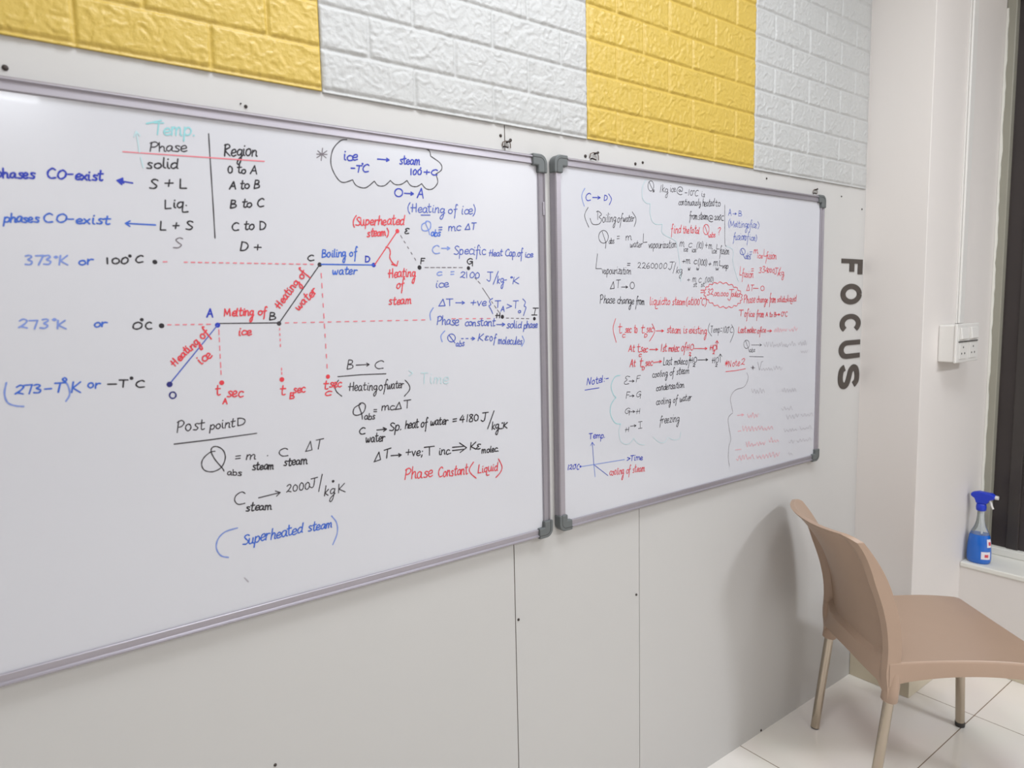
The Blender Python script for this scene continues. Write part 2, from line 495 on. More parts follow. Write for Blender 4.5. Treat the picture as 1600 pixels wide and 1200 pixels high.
def ring(x, y, rx, ry):
    return [[(x + rx * math.cos(t), y - ry * math.sin(t)) for t in (1.3 + k * math.pi / 9 for k in range(19))]]


def scribble(x0, y0, x1, y1, h, n):
    """worn, unreadable writing"""
    p = []
    for i in range(n):
        t = i / (n - 1)
        p.append((x0 + (x1 - x0) * t + random.uniform(-.4, .4), y0 + (y1 - y0) * t - h * (random.uniform(-.1, .25) if i % 2 else random.uniform(.5, 1.45))))
    return [smooth_line(p, 4)]


INK = {
    'black': (mat('black_marker', (26, 20, 28), 0.4, var=0.25, vscale=60), 0.0025),
    'fine': (mat('fine_black_marker', (46, 40, 46), 0.4, var=0.3, vscale=60), 0.002),
    'grey': (mat('worn_black_marker', (112, 104, 110), 0.45, var=0.2, vscale=50), 0.0019),
    'pale': (mat('half_wiped_black_marker', (168, 164, 170), 0.45, var=0.08, vscale=50), 0.0024),
    'blue': (mat('blue_marker', (24, 48, 168), 0.4, var=0.25, vscale=60), 0.0027),
    'sky': (mat('light_blue_marker', (46, 94, 190), 0.4, var=0.2, vscale=60), 0.0024),
    'mist': (mat('worn_blue_marker', (118, 140, 204), 0.45, var=0.15, vscale=60), 0.0024),
    'soft': (mat('thin_blue_marker', (66, 88, 178), 0.4, var=0.2, vscale=60), 0.002),
    'navy': (mat('navy_marker', (26, 28, 110), 0.4, var=0.2, vscale=60), 0.0025),
    'red': (mat('red_marker', (214, 54, 66), 0.4, var=0.15, vscale=60), 0.0024),
    'rose': (mat('worn_red_marker', (224, 118, 130), 0.45, var=0.1, vscale=60), 0.0019),
    'pink': (mat('half_wiped_red_marker', (222, 160, 168), 0.45, var=0.06, vscale=60), 0.0026),
    'teal': (mat('worn_teal_marker', (140, 200, 204), 0.45, var=0.1, vscale=60), 0.0022),
    'ice': (mat('faint_teal_marker', (182, 208, 212), 0.45, var=0.06, vscale=60), 0.0018),
}
INK_ORDER = list(INK)
YS = -0.012                                        # face of the writing surface


def ink_mesh(strokes, ink, origin, fine=1.0):
    """flat marker strokes lying on the board face"""
    m, w = INK[ink]
    w *= fine
    y = YS - 0.00022 - 0.00003 * INK_ORDER.index(ink)
    mb = MB()

    def disc(c, r, n=12, d=0.0):
        mb.add([(c[0] + r * math.cos(2 * math.pi * k / n), y - d - origin[1], c[1] + r * math.sin(2 * math.pi * k / n)) for k in range(n)],
               [tuple(range(n))])
    y0 = y
    for si, s in enumerate(strokes):
        y = y0 - si * 9e-6
        if s and s[0] == 'dot':
            _, px, py, r = s
            c, e = on_wall(px, py, y), on_wall(px, py + r, y)
            disc((c.x - origin[0], c.z - origin[2]), (c - e).length, 16)
            continue
        P = [on_wall(px, py, y) for px, py in s]
        P = [(p.x - origin[0], p.z - origin[2]) for p in P]
        Q = [P[0]]
        for p in P[1:]:
            if math.dist(p, Q[-1]) > 2e-4:
                Q.append(p)
        if len(Q) < 2:
            disc(Q[0], w * .7)
            continue
        # a sharp turn ends one ribbon and starts the next
        runs, cur = [], [Q[0]]
        for i in range(1, len(Q)):
            cur.append(Q[i])
            if i < len(Q) - 1:
                ax, az = Q[i][0] - Q[i - 1][0], Q[i][1] - Q[i - 1][1]
                bx, bz = Q[i + 1][0] - Q[i][0], Q[i + 1][1] - Q[i][1]
                if ax * bx + az * bz < .6 * math.hypot(ax, az) * math.hypot(bx, bz):
                    runs.append(cur)
                    cur = [Q[i]]
        runs.append(cur)
        step = 0
        for run in runs:
            L, R = [], []
            for i, p in enumerate(run):
                a, b = run[max(i - 1, 0)], run[min(i + 1, len(run) - 1)]
                dx, dz = b[0] - a[0], b[1] - a[1]
                l = math.hypot(dx, dz) or 1
                k = w / 2 * (1 + .12 * math.sin(i * 1.3 + p[0] * 90))
                step += 1
                yy = y - step * 1.2e-6 - origin[1]
                L.append((p[0] - dz / l * k, yy, p[1] + dx / l * k))
                R.append((p[0] + dz / l * k, yy, p[1] - dx / l * k))
            mb.grid([L, R])
            step += 2
            disc(run[-1], w * .5, 8, step * 1.2e-6)
        disc(Q[0], w * .5, 8, -3e-6)
    return mb, m


def clusters(strokes):
    """strokes that lie close together, as one piece each"""
    boxes = []
    for s in strokes:
        pts = ([on_wall(s[1] - s[3], s[2] - s[3], YS), on_wall(s[1] + s[3], s[2] + s[3], YS)] if s and s[0] == 'dot' else [on_wall(px, py, YS) for px, py in s])
        boxes.append((min(p.x for p in pts), max(p.x for p in pts), min(p.z for p in pts), max(p.z for p in pts)))
    n = len(strokes)
    root = list(range(n))

    def find(i):
        while root[i] != i:
            i = root[i]
        return i
    for i in range(n):
        for j in range(i):
            a, b = boxes[i], boxes[j]
            gx, gz = max(0, a[0] - b[1], b[0] - a[1]), max(0, a[2] - b[3], b[2] - a[3])
            size = max([m[1] - m[0] for m, q in ((a, strokes[i]), (b, strokes[j])) if len(q) < 9] + [m[3] - m[2] for m, q in ((a, strokes[i]), (b, strokes[j])) if len(q) < 9] + [0])
            if math.hypot(gx, gz) <= max(.017, .4 * size):
                ri, rj = find(i), find(j)
                root[max(ri, rj)] = min(ri, rj)
    out = {}
    for i in range(n):
        out.setdefault(find(i), []).append(strokes[i])
    return list(out.values())


def write(parent, origin, blocks, fine=1.0):
    for name, ink, label, strokes in blocks:
        for piece in clusters(strokes):
            mb, m = ink_mesh(piece, ink, origin, fine)
            o = mb.build(name, m, parent)
            o['label'] = label


# ---------------------------------------------------------------- whiteboards
def whiteboard(x0, x1, z0, z1, label):
    ox, oz = (x0 + x1) / 2, z0
    t = thing('whiteboard', label, 'whiteboard', (ox, 0, oz), 0, 'framed whiteboards on the wall')
    W, H = x1 - x0, z1 - z0

    def L(x, y, z):
        return (x - W / 2, y, z)
    MB().box(-W / 2 + .012, W / 2 - .012, YS, -0.001, .012, H - .012).build('board_surface', M['board'], t)
    # rail profile: (distance in from the rim, distance out from the wall)
    pr = [(0.0, 0.001), (0.0, .009), (.0008, .0135), (.0025, .0175), (.0048, .0198), (.0064, .0200), (.0078, .0172),
          (.0088, .0158), (.0205, .0172), (.0215, .0160), (.0215, .001)]
    e = 0.012
    for fn in (lambda a, b, k: L(e + k * (W - 2 * e), -b, a), lambda a, b, k: L(e + k * (W - 2 * e), -b, H - a),
               lambda a, b, k: L(a, -b, e + k * (H - 2 * e)), lambda a, b, k: L(W - a, -b, e + k * (H - 2 * e))):
        MB().prism(pr, fn).build('frame_rail', M['alu'], t)
    # moulded corner pieces: an L with a rounded outer corner
    arm, wd, r = .040, .0245, .020
    out = [(arm, -.0015)] + [(r - .0015 - r * math.sin(q), r - .0015 - r * math.cos(q)) for q in (k * math.pi / 16 for k in range(9))] + \
          [(-.0015, arm), (wd, arm), (wd, wd), (arm, wd)]
    groove = [(arm + .0005, .0065)] + [(r - (r - .0065) * math.sin(q), r - (r - .0065) * math.cos(q)) for q in (k * math.pi / 16 for k in range(9))] + [(.0065, arm + .0005)]
    for sx in (0, 1):
        for sz in (0, 1):
            f = lambda a, b: (W - a if sx else a, H - b if sz else b)
            c = MB().prism(out, lambda a, b, k: L(f(a, b)[0], -.0008 - k * .0215, f(a, b)[1])).build('corner_cap', M['cap'], t, bevel=.0025)
            g = MB().tube([L(f(a, b)[0], -.0222, f(a, b)[1]) for a, b in groove], .0007, 6)
            g.build('cap_seam', M['rubber'], c)
    return t, (ox, 0, oz)


bL, oL = whiteboard(1.0405 - 1.829, 1.0405, .9035, 1.8035, 'larger whiteboard on the left showing a heating curve graph and steam formulas')
bR, oR = whiteboard(1.0655, 2.2595, .9065, 1.8090, 'smaller whiteboard on the right, filled with fine notes, next to the FOCUS lettering')
# small clip sunk into the right rail of the larger board
MB().box(.9070 - .0035, .9070 + .0035, -.0190, -.014, .765, .795).build('rail_clip', M['alu'], bL, bevel=.0008)

T, A_ = text, arrow
LB = [
 ('handwriting', 'teal', 'faded teal word at the top of the board', T('Temp.', 238, 209, 306, 212, 20) + line(229, 193, 252, 188)),
 ('graph_line', 'ice', 'faded teal upright axis arrow', A_(218, 238, 213, 205, 8) + line(220, 246, 224, 262)),
 ('handwriting', 'fine', 'black table heading on the left', T('Phase', 233, 236, 292, 237, 15)),
 ('handwriting', 'black', 'black table heading on the right', T('Region', 349, 243, 402, 244, 17)),
 ('ruled_line', 'rose', 'pale red rule under the headings', line(192, 237, 413, 252)),
 ('ruled_line', 'fine', 'thin black rule between the two columns', curve(326, 209, 328.5, 250, 333, 320, 336, 372)),
 ('handwriting', 'black', 'black left column of phases', T('solid', 229, 263, 279, 263, 15) + T('S + L', 233, 294, 294, 294, 15) +
  T('Liq', 257, 326, 287, 324, 14) + dot(291, 321, 1.2) + T('L + S', 249, 359, 301, 359, 14)),
 ('handwriting', 'grey', 'worn letter below the left column', T('S', 269, 389, 283, 388, 15)),
 ('handwriting', 'black', 'black right column of graph regions', T('0 to A', 355, 270, 402, 272, 12) + T('A to B', 358, 295, 406, 295, 12) +
  T('B to C', 359, 325, 413, 323, 13) + T('C to D', 361, 360, 417, 358, 13) + T('D +', 374, 391, 408, 392, 13)),
 ('handwriting', 'blue', 'upper blue note at the left edge', T('phases', -8, 277, 55, 279, 14) + T('CO-exist', 73, 279, 162, 282, 15) + A_(207, 286, 183, 282, 8) + line(192, 281, 184, 282.5, 193, 286)),
 ('handwriting', 'sky', 'lower blue note at the left edge', T('phases', 5, 347, 61, 348, 14) + T('CO-exist', 67, 347, 172, 351, 14) + A_(243, 351.5, 196, 349, 7)),
 ('handwriting', 'mist', 'pale blue kelvin temperatures', T('373°K', 37, 414, 106, 414, 14) + T('273°K', 28, 513, 105, 514, 14)),
 ('handwriting', 'sky', 'small blue words beside the temperatures', T('or', 122, 414, 146, 413, 13) + T('or', 146, 511, 167, 511, 13) + T('or', 136, 607, 156, 606, 14)),
 ('handwriting', 'sky', 'blue kelvin formula at the left edge', T('273-T', 21, 616, 99, 612, 14) + T('K', 110, 613, 127, 613, 15) + ring(101, 593, 3, 2.6)),
 ('handwriting', 'mist', 'pale blue brackets of the kelvin formula', curve(10, 598, 7, 615, 12, 629, 24, 634, 37, 635) + curve(98, 592, 106, 602, 109, 616, 103, 627)),
 ('handwriting', 'black', 'black celsius temperatures', T('100', 164, 412, 201, 412, 10) + T('C', 210, 411, 223, 410, 10) + dot(203, 400, 2.6) +
  T('0', 204, 514, 222, 514, 12) + T('C', 226, 514, 239, 514, 10) + dot(221.5, 499.5, 2.8) + T('-', 164, 606, 184, 606, 12) + T('T', 185, 605, 201, 605, 11) + T('C', 211, 605, 228, 605, 10) + dot(205.5, 591, 2.8)),
 ('graph_point', 'black', 'two black dots on the temperature axis', dot(242, 409.4, 3.6) + dot(252.5, 509, 4)),
 ('graph_line', 'soft', 'blue rising line of the curve', line(265, 600, 340, 508)),
 ('graph_point', 'navy', 'navy start dot and ring of the curve', dot(265, 600.6, 4.4) + ring(270, 617.5, 5, 5)),
 ('graph_point', 'blue', 'blue dots on the curve', dot(340, 508, 4) + dot(584, 414, 3.6)),
 ('handwriting', 'blue', 'blue letters beside the curve', T('A', 323, 496, 333, 496, 13) + T('D', 570, 409, 579, 409, 10)),
 ('graph_line', 'fine', 'grey black flat and rising lines of the curve', line(341, 505.5, 436, 504.5) + line(436, 505, 500, 413)),
 ('graph_point', 'fine', 'grey dot where the flat line ends', dot(436, 505.5, 3.6)),
 ('graph_point', 'black', 'black dots of the upper and dashed curve', dot(499.5, 413.5, 3.6) + dot(655.5, 418, 3.6) + dot(732, 419, 3.2) + dot(785, 495, 3.2) + dot(835, 498, 2.8)),
 ('handwriting', 'black', 'black letters beside the curve points', T('B', 420, 500, 431, 500, 11) + T('C', 480, 408, 492, 407, 9) + T('ε', 631, 366, 641, 366, 14) +
  T('F', 656, 412, 664, 412, 9) + T('G', 729, 414, 739, 414, 9) + T('H', 774, 497, 782, 497, 8) + T('I', 830, 492, 840, 492, 10)),
 ('graph_line', 'sky', 'blue level line of the curve', line(502, 413, 584, 414)),
 ('graph_line', 'red', 'red rising line of the curve with wavy pointer', line(586, 413, 621, 361) + curve(603, 386, 608, 388, 610, 395, 609, 402, 613, 410, 619, 415) + line(612, 413, 620, 415.5, 622, 408)),
 ('graph_point', 'red', 'red dots of the curve and time axis', dot(621, 361, 3.4) + dot(346.5, 598, 3.8) + dot(440.5, 593, 3.8) + dot(512.5, 588.5, 3.4)),
 ('graph_line', 'grey', 'grey dashed cooling part of the curve', dashes(626, 368, 653, 412, 5, .38) + dashes(664, 418, 726, 418, 7, .6) + dashes(742, 434, 752, 445, 2, .6) + line(754, 450, 766, 468) + dashes(768, 471, 782, 491, 3, .5) + dashes(791, 497, 830, 498, 5, .55)),
 ('graph_line', 'rose', 'pale red dashed guide lines', dashes(255, 409, 264, 409, 1, .8) + dashes(288, 409.6, 496, 413, 19, .5) + dashes(262, 507.5, 335, 506.5, 6, .45) + dashes(446, 504.5, 672, 499.5, 17, .45) + dashes(706, 498, 772, 497.5, 6, .45) +
  dashes(342, 515, 346, 592, 6, .55) + dashes(437, 513, 438.6, 546, 4, .4) + dashes(440, 575, 440.5, 588, 2, .5) + dashes(502, 427, 512, 585, 10, .4)),
 ('handwriting', 'red', 'red names written along the curve', T('Heating of', 272, 573, 328, 521, 12, rot=True) + T('ice', 314, 570, 333, 556, 13, rot=True) +
  T('Melting of', 350, 494, 416, 492, 12) + T('ice', 372, 524, 393, 523, 12) + T('Heating of', 436, 483, 481, 426, 12, rot=True) + T('water', 466, 486, 497, 455, 12, rot=True)),
 ('handwriting', 'red', 'red time marks under the curve', T('t', 336, 618, 344, 618, 16) + T('A', 348, 631, 356, 631, 9) + T('sec', 354, 621, 380, 620, 15) +
  T('t', 436, 617, 446, 617, 16) + T('B', 452, 623, 460, 623, 9) + T('sec', 458, 614, 477, 613, 13) + T('t', 504, 608, 512, 608, 14) + T('c', 506, 619, 516, 618, 12) + T('sec', 514, 606, 533, 604, 13)),
 ('handwriting', 'sky', 'blue words over and under the level line', T('Boiling of', 502, 402, 558, 400, 12) + T('water', 519, 429, 558, 428, 12)),
 ('handwriting', 'red', 'red words around the top of the curve', T('(Superheated', 550, 352, 632, 351, 14) + T('steam)', 573, 370, 608, 368, 12) + T('Heating', 606, 434, 650, 432, 13) +
  T('of', 619, 452, 632, 449, 12) + T('steam', 607, 476, 643, 474, 12)),
 ('cloud_outline', 'fine', 'thin dark cloud outline at the top of the board', curve(542, 218, 532, 220, 520, 234, 517, 255, 524, 274, 535, 285, 551, 281) + curve(551, 281, 557, 290, 571, 293.5, 585, 283) +
  curve(585, 283, 591, 290, 601, 290, 610, 282) + curve(610, 282, 617, 288, 627, 288, 636, 282) + curve(636, 282, 642, 290, 651, 291.5, 659, 287) + curve(659, 287, 666, 295, 676, 295, 684, 285, 681, 272) + curve(681, 272, 690, 265, 688, 255, 673, 244) + curve(673, 244, 671, 236, 664, 232)),
 ('handwriting', 'grey', 'grey asterisk left of the cloud', T('*', 493, 253, 513, 253, 20)),
 ('handwriting', 'blue', 'blue words inside the cloud', T('ice', 536, 250, 559, 251, 15) + T('-T', 547, 268, 565, 269, 11) + T('C', 565, 269, 577, 269, 12) + dot(566.5, 256, 1.8) + A_(590, 248.5, 608, 250, 4) +
  T('steam', 624, 256, 656, 257, 12) + T('100', 640, 273, 659, 273, 9) + dot(657.5, 262.5, 1.5) + T('+C', 661, 273, 684, 274, 9)),
 ('handwriting', 'blue', 'blue heading of the first formula block', ring(623, 301, 6.2, 6.2) + A_(632, 302, 646, 302.8, 4) + T('A', 651, 309, 662, 310, 14)),
 ('handwriting', 'soft', 'blue formulas beside the curve', T('(Heating of ice)', 636, 331, 744, 335, 13) + line(658, 336, 672, 336) + T('=', 684, 361, 692, 361, 9) + T('mc', 700, 360, 720, 360, 12) + T('ΔT', 726, 359, 744, 359, 10) +
  T('Specific', 709, 397, 759, 398, 13) + T('Heat', 763, 400, 785, 400, 10) + T('Cap.of', 789, 400, 817, 401, 11) + T('ice', 820, 402, 833, 402, 9) +
  T('2100', 718, 434, 750, 435, 10) + T('J/', 760, 439, 778, 440, 13) + T('kg-', 776, 443, 793, 442, 12) + T('°K', 794, 443, 811, 443, 11) + T('ice', 680, 449, 701, 448, 11)),
 ('handwriting', 'mist', 'worn blue letters beside the curve', T('Q', 657, 361, 674, 362, 17) + T('C', 674, 396, 687, 396, 13) + A_(690, 388, 703, 388, 4) + T('c', 682, 431, 691, 430, 9) + T('=', 703, 431, 710, 431, 9)),
 ('handwriting', 'sky', 'small blue index word', T('abs', 673, 369, 688, 369, 10)),
 ('handwriting', 'soft', 'blue temperature rise and phase notes', T('ΔT', 685, 478, 708, 478, 11) + A_(712, 473, 726, 473, 4) + T('+ve', 734, 478, 760, 478, 11) + curve(770, 466, 765, 470, 767, 476, 764, 478, 767, 483, 770, 490) +
  T('T', 773, 480, 783, 480, 10) + T('A', 782, 487, 789, 487, 8) + T('>', 790, 483, 801, 483, 10) + T('T', 801, 481, 810, 481, 11) + T('o', 809, 489, 814, 489, 6) + curve(817, 467, 821, 472, 819, 478, 822, 480, 820, 487, 818, 493) +
  T('Phase', 682, 507, 717, 508, 14) + T('constant', 726, 509, 774, 509, 11) + A_(776, 507, 789, 507, 4) + T('solid', 791, 512, 815, 512, 11) + T('phase', 818, 513, 840, 512, 11)),
 ('handwriting', 'soft', 'lowest blue note beside the curve', ring(705.5, 528, 6, 6.2) + line(702, 524, 711, 536) + T('abs', 712, 541, 726, 541, 9) + dashes(721, 529, 735, 529, 2, .5) + A_(736, 529, 742, 529, 4) + T('Kε', 746, 532, 764, 532, 11) + T('of', 765, 533, 775, 533, 11) + T('molecules', 778, 537, 816, 538, 11)),
 ('handwriting', 'mist', 'worn blue brackets of the lower notes', curve(677, 481, 672, 490, 673, 500) + curve(695, 517, 689, 525, 691, 534) + curve(816, 525, 819, 533, 815, 541)),
 ('handwriting', 'fine', 'black block about heating of water', T('B', 541, 577, 553, 577, 14) + A_(556.5, 570.5, 577, 569.5, 4) + T('C', 583, 576, 599, 576, 13) + line(528, 588.5, 565, 585.5, 603, 584) +
  curve(529, 594, 523.5, 603, 526, 612, 534, 619) + T('Heating', 544, 611, 590, 609, 13) + T('of', 591, 610, 604, 608, 13) + T('water', 604, 608, 631, 606, 12) + curve(633, 594, 639, 601, 640, 609, 632, 619) +
  T('Q', 549, 649, 570, 648, 18) + T('abs', 569, 656, 586, 655, 10) + T('=', 583, 645, 590, 645, 7) + T('mcΔT', 595, 642, 642, 637, 12)),
 ('handwriting', 'black', 'black line about the heat of water', T('C', 560, 679, 571, 678, 10) + T('water', 571, 691, 602, 689, 12) + A_(589, 672, 604, 670.5, 5) + T('Sp.', 608, 674, 628, 672, 13) + T('heat', 632, 670, 654, 668, 13) + T('of', 657, 668, 668, 666, 13) +
  T('water', 672, 665, 700, 663, 12) + T('=', 706, 661, 714, 660, 8) + T('4180', 718, 660, 748, 658, 11) + T('J', 750, 659, 760, 658, 12) + line(762, 670, 772, 642) + T('kg', 768, 671, 780, 669, 12) + dot(785, 661, 1.4) + line(780, 670, 785, 669.5) + T('K', 785, 669, 793, 669, 9)),
 ('handwriting', 'black', 'black line about rising temperature', T('ΔT', 584, 722, 611, 714, 14) + A_(611, 712, 627, 711, 4) + T('+ve;', 633, 713, 662, 711, 12) + T('T', 662, 712, 681, 710, 14) + T('inc.', 685, 711, 706, 709, 11) +
  line(707, 699, 724, 697.5) + line(707, 704, 724, 702) + line(718, 692, 729, 699.5, 719, 707) + T('Kε', 733, 703, 752, 701, 12) + T('molec.', 752, 708, 780, 705, 10)),
 ('handwriting', 'red', 'red line closing the water block', T('Phase', 631, 750, 677, 745, 17) + T('Constant', 684, 746, 731, 741, 15) + curve(740, 722, 733.5, 733, 736, 740, 744, 747) + T('Liquid', 746, 739, 778, 735, 12) + curve(779, 717, 784.5, 729, 782, 738, 775, 746)),
 ('handwriting', 'ice', 'faint teal axis word', T('Time', 657, 599, 701, 600, 16) + line(639, 579, 645, 583, 639, 587)),
 ('handwriting', 'fine', 'black underlined heading of the steam block', T('Post', 275, 676, 320, 671, 17) + T('point', 327, 671, 367, 667, 13) + T('D', 369, 665, 385, 663, 12) + line(272, 694, 330, 687, 401, 677)),
 ('handwriting', 'fine', 'black heat formula for steam', curve(336, 705, 328, 707, 318, 716, 315, 726, 320, 735, 333, 737, 346, 730, 352, 716, 349, 704, 340, 698, 332, 699, 330, 706, 336, 718, 347, 731, 350, 736) +
  T('abs', 355, 742, 378, 743, 9) + T('=', 366, 720, 377, 719, 10) + T('m', 383, 718, 400, 717, 14) + dot(418, 712, 1) + T('C', 434, 713, 450, 713, 12) + T('ΔT', 477, 705, 504, 700, 14)),
 ('handwriting', 'black', 'black index words of the steam formulas', T('steam', 394, 735, 428, 733, 12) + T('steam', 443, 728, 480, 725, 12) + T('steam', 384, 799, 424, 796, 12)),
 ('handwriting', 'fine', 'black value of the heat of steam', T('C', 363, 788, 385, 787, 19) + A_(404, 778, 438, 769.5, 7) + T('2000', 447, 770, 485, 764, 12) + T('J', 483, 763, 496, 760, 14) + line(498, 768, 503.5, 741) + T('kg', 506, 775, 523, 772, 16) + dot(520.5, 752, 2.2) + T('K', 527, 770, 539, 768, 14)),
 ('handwriting', 'sky', 'blue note at the bottom of the board', T('Superheated', 378, 852, 473, 832, 16) + T('steam', 481, 831, 519, 823, 13)),
 ('handwriting', 'mist', 'worn blue brackets of the bottom note', curve(371, 825, 352, 831, 341, 842, 338, 856, 345, 868, 357, 871) + curve(518, 806, 526, 817, 527, 833, 520, 851)),
 ('wipe_mark', 'pale', 'small grey wipe mark near the bottom', line(382, 903, 388, 909)),
]
write(bL, oL, LB)

